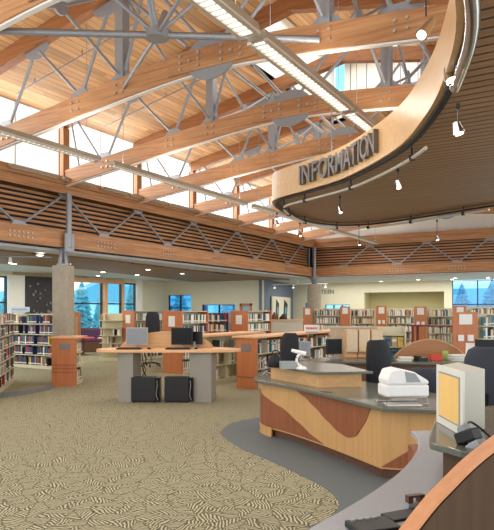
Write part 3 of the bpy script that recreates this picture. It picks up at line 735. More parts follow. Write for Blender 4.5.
# ------------------------------------------------------------------ bookcases and books
book_spots = []   # (priority distance, matrix, size, bookcase phrase, shelf)
book_meshes = {}
def book_mesh(ci):
    if ci not in book_meshes:
        m = MB(); m.b2((-.5, -.5, 0), (.5, .5, 1)); m.b2((-.44, -.45, .98), (.44, .5, 1.002), mi=1)
        m.add([(-.5, -.5, 0), (0, -.56, 0), (.5, -.5, 0), (-.5, -.5, 1), (0, -.56, 1), (.5, -.5, 1)], [(0, 1, 4, 3), (1, 2, 5, 4), (3, 4, 5), (0, 2, 1)])
        m.b2((-.5, -.57, .72), (.5, -.5, .8), mi=2)
        book_meshes[ci] = m.mesh('book', [BM[ci][1], M['paper'], M['paper'] if ci not in (2, 6) else BM[5][1]])
    return book_meshes[ci]
def bookcase(phrase, loc, rz, w, h, ns, depth=.3, ends=(1, 1), top=True, topmat='orange', sign=False, fill=.9, bright=False, shelfmat='shelfmetal', double=False, ind=False, bookh=.24, back=True, endw=None, cat='bookcase', grp='library bookcases', dark=False):
    """local: x along the run, books face -y"""
    t = thing('bookcase', phrase[0].upper()*0+phrase, cat, loc, rz, grp)
    D = depth*(2 if double else 1); ew = endw or D
    for s, on in zip((-1, 1), ends):
        if on:
            m = MB(); m.b2((s*(w/2+.02)-.02, -depth-.02, 0), (s*(w/2+.02)+.02, (D-depth)+.02, h)); e = m.build('end_panel', 'orange', t)
            if sign and s == sign:
                m = MB(); m.b2((s*(w/2+.045)-.006, -depth+(D/2)-.12, h-.34), (s*(w/2+.045)+.006, -depth+(D/2)+.12, h-.18)); m.build('sign_plate', 'signgrey', e)
    if back:
        m = MB(); m.b2((-w/2, -.012, .05), (w/2, .012, h-.03)); m.build('back_panel', shelfmat, t)
    m = MB(); m.b2((-w/2, -depth, 0), (w/2, (D-depth), .09)); m.build('base', shelfmat, t)
    if top:
        m = MB(); m.b2((-w/2-.05, -depth-.04, h), (w/2+.05, (D-depth)+.04, h+.035)); m.build('top_board', topmat, t)
    pitch = (h-.1)/ns
    for k in range(ns):
        z = .09+k*pitch
        if k:
            m = MB(); m.b2((-w/2, -depth, z-.02), (w/2, -.012, z)); m.build('shelf', shelfmat, t)
        Mx = Matrix.Translation(loc) @ Matrix.Rotation(rz, 4, 'Z')
        x = -w/2+.04
        while x < w/2-.06:
            th = random.uniform(.022, .06)
            if random.random() > fill: x += random.uniform(.05, .25); continue
            if x+th > w/2-.02: break
            bh = min(pitch-.05, bookh*random.uniform(.8, 1.12)); bd = random.uniform(.14, .2)
            pos = Mx @ Vector((x+th/2, -depth+.03+bd/2, z+.001))
            ci = random.choices(range(len(BM)), weights=[.6, .5, 5, .5, .8, .9, 5, .4, .6, 3, 2] if bright else [6, 1, .3, 1, 2.5, 3, .4, .4, .5, .8, .5] if dark else [2, 1.4, 1.2, 1, 1.4, 2, 1.6, .5, 1, 1.2, 1.4])[0]
            book_spots.append((0 if ind else 1, pos.length, pos, rz, (th*.94, bd, bh), phrase, ns-1-k, ci)); x += th
    return t
# left group
p0, p1 = W(-30, z=0, py=404), W(2, z=0, py=381)
v = p1-p0
bookcase('tall bookcase cut by the left edge of the photo', (p0+p1)/2+Vector((0, 0, 0)), math.atan2(v.y, v.x)+0, v.length, 1.66, 6, .3, ind=True, top=False, ends=(1, 0))
bookcase('tall metal bookcase behind the left column with dark books', (-14.2, 11.75, 0), R(0), 2.3, 1.6, 5, .32, ind=True, top=False, ends=(0, 1), dark=True)
# little sign on it
t = thing('shelf_sign', 'small pale blue sign standing on the tall bookcase left of the column', 'sign', (-14.75, 11.55, 1.6))
m = MB(); m.b2((-.42, -.01, .03), (.42, .01, .17)); m.build('sign_panel', plain('pale_blue_card', (176, 190, 206), .6), t)
m = MB(); m.b2((-.35, -.05, 0), (.35, .05, .03)); m.build('foot', 'gplastic', t)
m = MB(); [m.b2((-.34+.075*k, -.013, .07), (-.34+.075*k+.05, -.01, .12)) for k in range(9)]; m.build('lettering', 'signgrey', t)
# low case before the column; wooden end faces the hall
t = bookcase('low bookcase with orange end panel before the square column', (-10.45, 9.38, 0), R(90)+TH, .66, 1.05, 3, .33, ends=(1, 0), ind=True, top=False, bright=True)
for ch in list(COL.objects):
    if ch.parent == t and ch.name.startswith('end_panel'): bpy.data.objects.remove(ch)
m = MB(); m.b2((-.40, -.38, 0), (-.345, .16, 1.05)); e = m.build('end_panel', 'orange', t)
m = MB(); [m.b2((-.407, -.38, z), (-.40, .16, z+.012)) for z in (.30, .38, .46)]; m.build('groove', 'cherry', e)
m = MB(); m.b2((-.41, -.25, .80), (-.40, -.01, .94)); m.build('sign_plate', 'signgrey', e)
m = MB(); m.b2((-.42, -.42, 1.05), (.36, .2, 1.085)); m.build('top_board', 'peach', t, bevel=.005)
# long low unit in the middle, running away
t = bookcase('long low bookcase with orange end panel in the middle of the hall', (-6.72, 13.45, 0), R(90), 5.2, 1.08, 3, .46, ends=(1, 0), ind=True, top=False, fill=.82, bright=True)
for ch in list(COL.objects):
    if ch.parent == t and ch.name.startswith('end_panel'): bpy.data.objects.remove(ch)
m = MB(); m.b2((-2.66, -.5, 0), (-2.61, .0, 1.08)); e = m.build('end_panel', 'orange', t)
m = MB(); m.b2((-2.667, -.5, .24), (-2.66, 0, .255)); m.build('groove', 'cherry', e)
m = MB(); m.b2((-2.672, -.35, .80), (-2.66, -.13, .95)); m.build('sign_plate', 'signgrey', e)
m = MB(); m.b2((-2.7, -.56, 1.08), (2.62, .1, 1.12)); m.build('top_board', 'peach', t, bevel=.005)
for k in (1, 2, 3): m = MB(); m.b2((-2.61+1.3*k-.015, -.45, .09), (-2.61+1.3*k+.015, -.02, 1.08)); m.build('upright', 'orange', t)
# unit behind the computer table
t = bookcase('low bookcase with leaning books right of the computer table', (-7.8, 12.2, 0), R(90), 2.3, 1.08, 3, .3, ends=(0, 0), ind=False, top=False, fill=.5, bright=True)
m = MB(); m.b2((-1.5, -.36, 1.08), (1.2, .36, 1.12)); m.build('top_board', 'peach', t)
# tall units further off
def along(px, d, z=0): p = W(px, d=d, z=0); return Vector((p.x, p.y, z))
def tallunit(px_left, px_right, d, phrase, h=1.66, run=2.0, **k):
    """a double unit whose end panel faces the viewer and whose run goes along the hall"""
    a, b_ = along(px_left, d), along(px_right, d); w = (b_-a).length
    c = (a+b_)/2
    t = thing('bookcase', phrase, 'bookcase', c, R(0), 'library bookcases')
    m = MB(); m.b2((-w/2, 0, 0), (w/2, .05, h)); e = m.build('end_panel', 'orange', t)
    m = MB(); m.b2((-.11, -.012, h-.42), (.1, 0, h-.14)); m.build('notice', 'paper' if k.get('paper', 1) else 'signgrey', e)
    m = MB(); m.b2((-.02+w/2*0-.03, .05, .05), (.03, run, h-.02)); m.b2((-w/2+.02, .05, 0), (w/2-.02, run, .09)); m.build('spine', 'shelfmetal', t)
    for q in range(1, 6):
        m = MB(); z = .09+q*(h-.1)/5; m.b2((-w/2+.02, .05, z-.02), (w/2-.02, run, z)); m.build('shelf', 'shelfmetal', t)
    m = MB(); m.b2((-w/2, run, 0), (w/2, run+.04, h)); m.build('end_panel', 'orange', t)
    for q in range(5):
        y = .1
        while y < run-.05:
            th = random.uniform(.025, .06); ci = random.choice([2, 6, 0, 5, 9, 10, 3, 6])
            pos = c+Vector((w/2-.03-.09, y+th/2, .091+q*(h-.1)/5)); y += th
            book_spots.append((1, pos.length, pos, R(90), (th*.94, .17, .22), phrase, 4-q, ci))
    return t
tallunit(120.5, 136, 19.6, 'tall bookcase by the left windows, orange end panel with a dark opening', run=2.2)
bookcase('cream metal shelving left of the orange panel by the windows', (along(113, 19.8)), R(25), .75, 1.6, 6, .3, ends=(0, 0), top=False, fill=.35, bright=True)
tallunit(160, 184, 15.6, 'tall bookcase behind the monitors with a white notice on its orange end', run=1.2)
tallunit(184.5, 197, 17.6, 'narrow tall bookcase with grey notice behind the right monitor', run=.5, paper=0)
tallunit(229, 249, 18.2, 'tall bookcase with orange end panel and notice left of the door', run=1.5)
q = along(218, 18.8)
bookcase('open case of discs left of the orange end panel near the door', (q.x, q.y, 0), TH, .66, 1.62, 5, .3, ends=(1, 1), top=False, fill=1, shelfmat='darkwood')
# right group: rows facing the viewer with orange panels between
def rowcase(pl_, pr_, d, phrase, h, ns=5, rz=0):
    a, b_ = along(pl_, d), along(pr_, d); c = (a+b_)/2
    return bookcase(phrase, (c.x, c.y, 0), math.atan2(b_.y-a.y, b_.x-a.x), (b_-a).length, h, ns, .3, ends=(0, 0), top=False, fill=1, bright=True)
def endpan(pl_, pr_, d, phrase, h, n=1):
    a, b_ = along(pl_, d), along(pr_, d); c = (a+b_)/2; w = (b_-a).length
    t = thing('shelf_end_panel', phrase, 'end panel', c, math.atan2(b_.y-a.y, b_.x-a.x), 'orange shelf end panels')
    m = MB(); m.b2((-w/2, -.03, 0), (w/2, .03, h)); m.build('board', 'orange', t)
    m = MB(); m.b2((-w*.27, -.05, h*.82), (w*.27, -.03, h*.97)); m.build('notice', 'paper', t)
    if n > 1:
        for s in (-1, 1): m = MB(); m.b2((s*w*.2-w*.12, -.06, h*.58), (s*w*.2+w*.12, -.03, h*.67)); m.build('leaflet_holder', 'paper', t)
    return t
rowcase(314, 340, 26.5, 'far bookcase just right of the round corner column', 1.78)
endpan(303, 312, 26.0, 'orange end panel behind the round corner column', 1.8)
endpan(340, 350, 26.2, 'orange end panel between the corner column and the olive alcove', 1.84)
rowcase(350.5, 375, 26.6, 'far bookcase below the left end of the olive alcove', 1.76)
endpan(376, 386.5, 25.6, 'orange end panel below the middle of the olive alcove', 1.86, 2)
rowcase(387, 413, 26, 'far bookcase below the middle of the olive alcove', 1.78)
endpan(414, 426.5, 23.4, 'orange end panel below the right end of the olive alcove', 1.82, 2)
rowcase(427, 453, 23.7, 'bookcase left of the wide orange end panel, red table before it', 1.78)
endpan(453.5, 466, 22.0, 'small orange panel top peeking over the wide end panel at right', 1.84)
endpan(453, 477, 14.0, 'wide orange end panel with notice and leaflets under the far right window', 1.63, 2)
rowcase(477.5, 505, 14.3, 'bookcase at the right edge beside the wide orange end panel', 1.62)
rowcase(467, 500, 22.6, 'far bookcase seen above the right edge bookcase, pale spines', 1.84)

# ------------------------------------------------------------------ place the books
book_spots.sort(key=lambda q: (q[0], q[1]))
ind, rest = book_spots[:298], book_spots[298:]
SHORT = {'tall bookcase cut by': 'bookcase at the left edge', 'tall metal bookcase': 'metal bookcase behind the column', 'low bookcase with orange end panel before': 'low bookcase before the column', 'long low bookcase': 'long low bookcase mid hall'}
def short(p): return next((v for k_, v in SHORT.items() if p.startswith(k_)), p)
for pr, d, pos, rz, sz, phrase, k, ci in ind:
    o = bpy.data.objects.new('book', book_mesh(ci)); COL.objects.link(o)
    o.location = pos; o.rotation_euler = (0, 0, rz); o.scale = sz
    o['label'] = '%s book on the %s shelf of the %s' % (BM[ci][0], ORD[k], short(phrase))
    o['category'] = 'book'; o['group'] = 'books on the %s shelf of the %s' % (ORD[k], short(phrase))
m = MB()
for pr, d, pos, rz, sz, phrase, k, ci in rest:
    m.box((pos.x, pos.y, pos.z+sz[2]/2), sz, rz=rz, mi=ci)
    dv = Matrix.Rotation(rz, 3, 'Z') @ Vector((0, -sz[1]/2-.002, 0))
    if d < 19: m.box((pos.x+dv.x, pos.y+dv.y, pos.z+sz[2]*.2), (sz[0]*.8, .004, .03), rz=rz, mi=6)
m.build('shelved_books', [x[1] for x in BM], label='rows of many small books on the farther bookcases across the hall', cat='books', kind='stuff')
print('books', len(ind), len(rest))

# ------------------------------------------------------------------ computer table
CT = W(165, d=10.9, z=0)
t = thing('computer_table', 'curved peach-wood computer table with grey panel legs and arched back screen', 'table', CT, TH)
def lx(px, d=10.9): return (px-165)/F*d
zt_ = .965
top = smoothpts([Vector(q+(0,)) for q in [(lx(97)+.02, -.02), (lx(99), -.14), (lx(112), -.26), (lx(140), -.28), (lx(190), -.28), (lx(222), -.25), (lx(238), -.1), (lx(239), .12), (lx(215), .5), (lx(165), .62), (lx(120), .5), (lx(100), .15)]], 5, True)
m = MB(); m.prism([(p.x, p.y) for p in top], zt_-.055, zt_); m.build('tabletop', 'peach', t, bevel=.008)
for px, w_ in ((127, 16), (201, 22)):
    m = MB(); m.prism([(lx(px-w_/2), -.12), (lx(px+w_/2), -.2), (lx(px+w_/2)+.06, .3), (lx(px-w_/2)+.08, .36)], 0, zt_-.055); m.build('leg_panel', 'greypanel', t, bevel=.006)
arc = [(lx(116)+.02, .3)]+[(lx(116)+(lx(213)-lx(116))*k/24, .3) for k in range(25)]
poly = [(lx(116), zt_)]+[(lx(116)+(lx(213)-lx(116))*k/24, zt_+.31*math.sin(math.pi*k/24)**.55) for k in range(1, 24)]+[(lx(213), zt_)]
m = MB(); m.prism(poly, .30, .34, axis='y'); m.build('arched_screen', 'maple', t)
m = MB(); m.b2((lx(135), .2, .55), (lx(190), .24, .91)); m.build('cable_tray', 'black', t) if False else None
m = MB(); m.path(smoothpts([Vector(q) for q in [(lx(143), .1, .9), (lx(145), .12, .75), (lx(142), .08, .6), (lx(145), .1, .45)]], 5), .012); m.path(smoothpts([Vector(q) for q in [(lx(141), .1, .9), (lx(142), .12, .7), (lx(145), .08, .55), (lx(141), .1, .45)]], 5), .008); m.build('cable', 'black', t)
def monitor(px, d, z, rz, w, h, label, lit, tilt=0):
    p = W(px, d=d, z=z); t = thing('computer_monitor', label, 'monitor', p, rz, None)
    m = MB(); m.b2((-w/2, -.02, .07), (w/2, .025, .07+h)); m.build('bezel', 'black' if not lit else 'gplastic', t, bevel=.004)
    m = MB(); m.b2((-w/2+.02, -.024, .09), (w/2-.02, -.02, .07+h-.02)); m.build('screen', 'screen_l' if lit else 'screen', t)
    m = MB(); m.tube((0, .03, 0), (0, .03, .12), .025); m.build('neck', 'gplastic', t)
    m = MB(); m.lathe([(.11, 0), (.11, .012), (.03, .02)], (0, .02, 0)); m.build('stand', 'gplastic', t)
    return t
monitor(137, 10.95, zt_, TH+R(6), .40, .32, 'flat computer monitor with pale grey screen at the left of the computer table', True)
monitor(182, 10.95, zt_, TH-R(2), .40, .32, 'flat computer monitor with black screen at the right of the computer table', False)
m_ = monitor(195, 11.1, zt_, TH+R(160), .30, .24, 'second dark monitor turned away behind the right black screen', False)
for i, px in enumerate((129, 178)):
    p = W(px, d=10.72, z=zt_); t = thing('keyboard', 'black keyboard before the %s monitor on the computer table' % ('left', 'right')[i], 'keyboard', p, TH, 'keyboards on the computer table')
    m = MB(); m.b2((-.22, -.08, 0), (.22, .08, .025)); m.build('keyboard_body', 'black', t, bevel=.004)
    m = MB()
    for r_ in range(4):
        for c_ in range(14): m.b2((-.2+.029*c_, -.07+.035*r_, .025), (-.2+.029*c_+.023, -.07+.035*r_+.026, .032))
    m.build('keys', 'greyfab', t)
    p = W(px+20 if i == 0 else px+18, d=10.75, z=zt_); t = thing('computer_mouse', 'black mouse right of the %s keyboard' % ('left', 'right')[i], 'mouse', p, TH, 'mice on the computer table')
    m = MB(); m.lathe([(.028, 0), (.034, .01), (.03, .024), (.015, .033)]); m.build('mouse_body', 'black', t)
for i, px in enumerate((147, 180)):
    p = W(px, d=10.8, z=.0); t = thing('computer_tower', 'black desktop computer case on the carpet, %s of the two under the table' % ('left', 'right')[i], 'computer', p, TH, 'computer cases under the table')
    m = MB(); m.b2((-.27, -.12, .02), (.17, .12, .46)); m.build('case', 'black', t, bevel=.006)
    m = MB(); m.b2((.17, -.11, .03), (.25, .11, .45)); m.build('front_panel', 'screen', t)
    m = MB(); [m.b2((sx_, sy_, 0), (sx_+.04, sy_+.03, .02)) for sx_ in (-.25, .12) for sy_ in (-.1, .07)]; m.build('foot', 'black', t)
    m = MB(); m.path(smoothpts([Vector(q) for q in [(.2, -.12, .4), (.21, -.16, .3), (.19, -.14, .15), (.22, -.13, .05)]], 4), .006); m.build('cable', 'gplastic', t)

# ------------------------------------------------------------------ chairs
def office_chair(loc, rz, label, mat='blackfab', backh=.62, bw=.46, seatz=.47, seatmat=None):
    t = thing('office_chair', label, 'chair', loc, rz, 'office chairs behind the desk')
    m = MB(); m.prism([(.24*math.copysign(abs(math.cos(a))**.5, math.cos(a)), .23*math.copysign(abs(math.sin(a))**.5, math.sin(a))) for a in [2*math.pi*k/28 for k in range(28)]], seatz-.04, seatz+.04); m.build('seat', seatmat or mat, t, bevel=.02)
    m = MB(); n = 10; vs = []; w_ = bw/2
    prof = [(.7, 0), (.9, .12), (1, .35), (1, .6), (.93, .82), (.8, .95), (.55, 1.0)]
    for fr, zz in prof:
        for k in range(n+1):
            u = -1+2*k/n; y = .25-.06*u*u+.05*math.sin(zz*3); vs.append((u*w_*fr, y, seatz+.06+zz*backh))
    N = len(vs); vs += [(x, y+.05, z) for x, y, z in vs]; fs = []; r_ = n+1
    for i in range(len(prof)-1):
        for k in range(n):
            a = i*r_+k; fs += [(a, a+1, a+r_+1, a+r_), (N+a+r_, N+a+r_+1, N+a+1, N+a)]
        for a, c_ in ((i*r_, 1), (i*r_+n, -1)): fs.append((a, a+r_, N+a+r_, N+a))
    for k in range(n):
        fs.append((k, k+1, N+k+1, N+k)); a = (len(prof)-1)*r_+k; fs.append((a+1, a, N+a, N+a+1))
    m.add(vs, fs, 0, True); m.build('backrest', mat, t)
    m = MB(); m.path([(0, .05, seatz-.05), (0, .3, seatz-.03), (0, .34, seatz+.3)], .025); m.build('back_bracket', 'black', t)
    m = MB(); m.tube((0, 0, .1), (0, 0, seatz-.04), .03); m.build('column', 'chrome', t)
    for k in range(5):
        a = 2*math.pi*k/5; m = MB(); m.tube((0, 0, .12), (.28*math.cos(a), .28*math.sin(a), .08), .025, 8, .018); l = m.build('leg', 'black', t)
        m = MB(); m.tube((.28*math.cos(a)-.02, .28*math.sin(a), .03), (.28*math.cos(a)+.02, .28*math.sin(a), .03), .03, 10); m.build('caster', 'black', l)
    for s in (-1, 1):
        m = MB(); m.path([(s*.24, .05, seatz-.02), (s*.29, .05, seatz+.1), (s*.29, .05, seatz+.2)], .015); m.b2((s*.29-.03, -.1, seatz+.2), (s*.29+.03, .14, seatz+.23)); m.build('armrest', 'black', t)
    return t
p = W(367, d=9.0, z=0)
office_chair((p.x, p.y, 0.006), TH+R(-150), 'black high-back office chair between the raised counter and the white printer', backh=.70, seatmat='bluefab')
p = W(491, d=6.5, z=0); office_chair((p.x, p.y, .006), TH+R(150), 'dark grey office chair at the right edge behind the yellow panel box', 'greyfab', .72, .5, seatz=.5)
p = W(424, d=8.0, z=0); office_chair((p.x, p.y, .006), TH+R(170), 'low dark office chair half hidden behind the white printer', 'greyfab', .40, .46, seatz=.45)
p = W(294, d=9.6, z=0); office_chair((p.x, p.y, .006), TH+R(160), 'black office chair with tall narrow back behind the raised counter', 'blackfab', .78, .30, seatz=.47)

# ------------------------------------------------------------------ information desk
front = [(p.x, p.y) for p in smoothpts([Vector((x, y, 0)) for x, y in [(-4.02, 7.5), (-4.06, 7.18), (-3.86, 6.93), (-3.42, 6.72), (-2.9, 6.42), (-2.36, 6.06), (-1.86, 5.70)]], 8)]
dk = thing('information_desk', 'curved maple information desk with dark cherry wave inlays and grey top', 'desk', (0, 0, .006))
ZT = .735
cnt = Vector((-2.8, 7.3))
m = MB(); m.wall(front, .10, ZT-.04, -.0); 
def inset(pts, q): 
    out = []
    for i, p in enumerate(pts):
        a, b_ = Vector(pts[max(i-1, 0)]), Vector(pts[min(i+1, len(pts)-1)]); tt = (b_-a).normalized(); out.append((p[0]-tt.y*q, p[1]+tt.x*q))
    return out
side = [(-1.86, 5.70), (-1.3, 5.86), (-1.28, 6.1)]
m = MB(); m.wall(front, .1, ZT-.04, .04); m.build('front_panel', 'maple_z', dk)
m = MB(); m.wall(side, .1, ZT-.04, .04); m.build('side_panel', 'maple_z', dk)
m = MB(); m.wall(inset(front, .05), 0, .1, .03); m.wall(inset(side, .05), 0, .1, .03); m.build('plinth', 'darkwood', dk)
m = MB(); k1 = [q for q in front][:20]; m.wall(offset(k1, .015), 0, .12, .02); m.build('kick_board', 'maple_z', dk)
sF = arclen(front); LF = sF[-1]
def fpt(u, o=.006):
    s = u*LF
    for i in range(len(front)-1):
        if sF[i+1] >= s-1e-9:
            k = (s-sF[i])/(sF[i+1]-sF[i]); a, b_ = Vector(front[i]), Vector(front[i+1]); tt = (b_-a).normalized(); q = a.lerp(b_, k); return (q.x+tt.y*o, q.y-tt.x*o)
def inlay(u0, u1, lo, hi, nm='inlay'):
    m = MB(); n = 40; vs = []
    for o in (.008, -.002):
        for i in range(n+1):
            u = u0+(u1-u0)*i/n; x, y = fpt(u, o); a, b_ = lo(u), max(hi(u), lo(u)+.001); vs += [(x, y, a), (x, y, b_)]
    q = 2*(n+1); fs = []
    for i in range(n):
        a = 2*i; fs += [(a, a+2, a+3, a+1), (q+a+1, q+a+3, q+a+2, q+a), (a+1, a+3, q+a+3, q+a+1), (a+2, a, q+a, q+a+2)]
    m.add(vs, fs); m.build(nm, 'cherry', dk, label='dark cherry wave inlay')
def interp(tab):
    def f(u):
        for (a, b_), (c_, d_) in zip(tab, tab[1:]):
            if a <= u <= c_: k = (u-a)/(c_-a); k = k*k*(3-2*k)*.4+k*.6; return b_+(d_-b_)*k
        return tab[-1][1]
    return f
inlay(.10, .64, lambda u: .12, interp([(.10, .60), (.2, .52), (.33, .42), (.46, .28), (.56, .17), (.64, .121)]))
inlay(.42, .95, interp([(.42, .694), (.5, .62), (.58, .52), (.66, .41), (.74, .32), (.80, .29), (.85, .33), (.9, .48), (.95, .694)]), lambda u: .695)
m = MB(); n_ = 24
m.prism([(-1.86, .12), (-1.86+.001, .12), (-1.35, .12), (-1.35, .40), (-1.6, .3)], 0, .006, axis='y')
for i in range(len(m.v)):
    x, y, z = m.v[i]; k = (x+1.86)/.56; m.v[i] = (x+.16*0, 5.70+.16*k-.008+(y), z)
m.build('inlay', 'cherry', dk, label='dark cherry wave inlay')
tp = offset(front, .10)
topo = tp+[(-1.80, 5.54), (-1.2, 5.72), (-1.2, 6.3), (-1.5, 6.75), (-2.2, 7.15), (-3.1, 7.75), (-3.7, 8.0), (-4.05, 7.85)]
m = MB(); m.prism(topo, ZT-.04, ZT); m.build('countertop', 'counter', dk, bevel=.008)
# raised tier
tier = [(-3.88, 7.12), (-2.92, 6.58), (-2.5, 6.9), (-3.1, 7.55), (-3.6, 7.7)]
m = MB(); m.prism(tier, ZT, .90); m.build('raised_box', 'maple', dk)
tt_ = [(-3.99, 7.12), (-2.93, 6.50), (-2.36, 6.92), (-3.05, 7.65), (-3.65, 7.8)]
m = MB(); m.prism(tt_, .90, .93); m.build('raised_top', 'counter', dk, bevel=.006)
m = MB(); m.b2((-2.75, 6.25, ZT), (-2.62, 6.28, ZT+.004)); m.build('slot', 'black', dk)
# items on the raised tier
zt2 = .936
p = W(288, d=7.5, z=zt2); t = thing('paper_tray', 'small pale grey tray on the left of the raised counter', 'tray', p, TH)
m = MB(); m.b2((-.1, -.08, 0), (.1, .08, .012)); [m.box(c_, s_) for c_, s_ in (((0, -.08, .045), (.2, .01, .09)), ((0, .08, .045), (.2, .01, .09)), ((-.1, 0, .045), (.01, .17, .09)), ((.1, 0, .045), (.01, .17, .09)))]; m.build('tray_body', 'gplastic', t)
m = MB(); m.b2((-.08, -.06, .012), (.08, .06, .06)); m.build('slips', 'paper', t)
p = W(301, d=7.45, z=zt2); t = thing('desk_scanner', 'white curved gooseneck scanner on the raised counter', 'scanner', p, TH)
m = MB(); m.lathe([(.07, 0), (.075, .015), (.05, .03), (.02, .035)]); m.build('base', 'wplastic', t)
m = MB(); m.path(smoothpts([Vector(q) for q in [(0, 0, .03), (-.05, 0, .08), (-.04, 0, .16), (.03, 0, .21)]], 6), .018, 10); m.build('neck', 'wplastic', t)
m = MB(); m.tube((.06, 0, .19), (-.12, 0, .235), .028, 12, .02); m.build('head', 'wplastic', t)
p = W(275, d=7.7, z=zt2); t = thing('dark_bag', 'small black bag slumped at the left end of the raised counter', 'bag', p, TH)
m = MB(); m.lathe([(.09, 0), (.11, .04), (.09, .1), (.045, .15), (.02, .17)], n=14); m.build('bag_body', 'blackfab', t)
m = MB(); m.path(smoothpts([Vector(q) for q in [(-.05, 0, .14), (-.02, 0, .21), (.05, 0, .2), (.05, 0, .13)]], 5), .008); m.build('handle', 'blackfab', t)
# printer on wire stand
p = W(403, d=5.95, z=ZT+.006); t = thing('label_printer', 'white desktop printer on a wire stand at the end of the grey counter', 'printer', p, TH+R(8))
m = MB(); m.b2((-.25, -.15, .09), (.25, .15, .22)); m.build('lower_body', 'wplastic', t, bevel=.02)
m = MB(); m.prism([(-.24, .22), (.25, .22), (.25, .26), (.08, .36), (-.1, .40), (-.2, .38), (-.245, .28)], -.145, .145, axis='y'); m.build('upper_cover', 'wplastic', t, bevel=.02)
m = MB(); m.prism([(-.02, .25), (.15, .25), (.08, .345), (-.04, .37)], -.151, -.144, axis='y'); m.build('side_vent', 'gplastic', t, label='grey side panel')
ws = MB()
for y in (-.14, .14):
    ws.path([(-.26, y, .0), (-.24, y, .085), (.22, y, .085), (.24, y, .0)], .007); ws.path([(-.26, y, .008), (.24, y, .008)], .007)
for x in (-.24, -.08, .08, .22): ws.path([(x, -.14, .085), (x, .14, .085)], .006)
t.scale = (.88, .88, .9); st_ = thing('wire_stand', 'chrome wire stand under the white printer', 'stand', p, TH+R(8)); ws.build('wire_frame', 'chrome', st_); st_.scale = (.88, .88, .9)
p = W(405, d=5.9, z=ZT+.006); t = thing('paper_sheet', 'white paper lying on the counter beneath the wire stand', 'paper', p, TH)
m = MB(); m.b2((-.2, -.12, 0), (.14, .1, .004)); m.build('sheet', 'paper', t)

# ------------------------------------------------------------------ near low counter (pale) and box
ZL = .74
e_l = [(411, 431), (417, 437), (418, 447), (412, 458), (398, 473), (370, 493), (340, 511), (300, 534), (250, 575)]
e_r = [(330, 620), (420, 640), (520, 600), (560, 520), (500, 470), (470, 436), (440, 430)]
pts = smoothpts([W(x, z=ZL, py=y) for x, y in e_l], 5)+[W(x, z=ZL, py=y) for x, y in e_r]
nc = thing('low_counter', 'pale grey low counter sweeping from the bottom edge to the yellow panel box', 'counter', (0, 0, 0))
m = MB(); m.prism([(p.x, p.y) for p in pts], ZL-.04, ZL); m.build('countertop', 'lilac', nc, bevel=.006)
q0 = [Vector((p.x, p.y)) for p in pts]; c0 = sum(q0, Vector((0, 0)))/len(q0)
m = MB(); m.prism([tuple(c0+(q-c0)*.78) for q in q0], 0.006, ZL-.04); m.build('base_cabinet', 'cherry', nc)
# raised pedestal
ped = [W(x, z=.985, py=y) for x, y in [(430, 441), (447, 428), (520, 418), (540, 455), (458, 451), (440, 447)]]
pt = [(p.x, p.y) for p in ped]
pd = thing('raised_ledge', 'small raised grey ledge on a wood box carrying the yellow panel box', 'ledge', (0, 0, ZL))
m = MB(); m.prism([(p.x, p.y) for p in smoothpts([W(x, z=.985, py=y) for x, y in [(429, 440), (432, 428), (438, 416), (452, 410), (530, 405), (560, 450), (474, 452), (448, 447), (434, 444)]], 3, True)], .21, .245); m.build('ledge_top', 'counter', pd, bevel=.006)
a_ = [W(x, z=.95, py=y) for x, y in [(443, 447), (452, 436), (540, 422), (560, 450), (478, 460)]]
m = MB(); m.prism([(p.x, p.y) for p in a_], 0, .21); m.build('wood_box', 'brownface', pd)
# box
f0, f1 = W(439, d=3.28, z=.985), W(466, d=2.95, z=.985)
va = (f1-f0); ang = math.atan2(va.y, va.x); wb = .30
bl = W(439, d=3.66, z=0); br = W(465, d=3.22, z=0); bb = W(485, d=3.44, z=0)
for v_ in (bl, br, bb): v_.z = .987
t = thing('panel_box', 'beige angular box with a yellow inset panel standing on the raised ledge', 'box', br)
P2 = [(bl.x-br.x, bl.y-br.y), (0, 0), (bb.x-br.x, bb.y-br.y), (bb.x-br.x+bl.x-br.x, bb.y-br.y+bl.y-br.y)]
m = MB(); m.prism(P2, 0, .35); m.build('case', 'beige', t, bevel=.004)
n1 = Vector((P2[0][0], P2[0][1], 0)); L1 = n1.length; n1.normalize(); fn = Vector((n1.y, -n1.x, 0))
if fn.dot(Vector((-br.x, -br.y, 0))) < 0: fn = -fn
def facep(u0, u1, z0, z1, o0, o1):
    m = MB(); c_ = [n1*u0, n1*u1]; vs = []
    for o in (o0, o1):
        for z in (z0, z1):
            for q in c_: vs.append(q+fn*o+Vector((0, 0, z)))
    m.add(vs, [(0, 1, 3, 2), (4, 6, 7, 5), (0, 4, 5, 1), (2, 3, 7, 6), (0, 2, 6, 4), (1, 5, 7, 3)]); return m
facep(-.0, L1+.012, -.0, .355, 0, .012).build('face_frame', 'lightbeige', t)
facep(L1*.09, L1*.90, .045, .32, .012, .016).build('inner_trim', 'gplastic', t)
facep(L1*.12, L1*.87, .055, .31, .016, .019).build('yellow_sheet', 'yellow', t)
# card reader on the ledge edge
p = W(468, d=3.04, z=.986); t = thing('card_reader', 'black and grey card reader with coiled cable beside the yellow panel box', 'card reader', p, TH+R(35))
m = MB(); m.box((0, 0, .045), (.085, .11, .06), rx=R(-25)); m.build('cradle', 'black', t, bevel=.008)
m = MB(); m.box((-.02, -.06, .01), (.07, .09, .04), rx=R(-35)); m.build('grey_snout', 'gplastic', t, bevel=.01)
m = MB(); m.tube((-.03, .02, .075), (.03, .03, .085), .022, 12); m.build('roller', 'gplastic', t)
m = MB(); m.path(smoothpts([Vector(q) for q in [(.03, .03, .08), (.09, .05, .10), (.14, .03, .07), (.17, -.02, .02)]], 6), .006); m.build('cable', 'black', t)

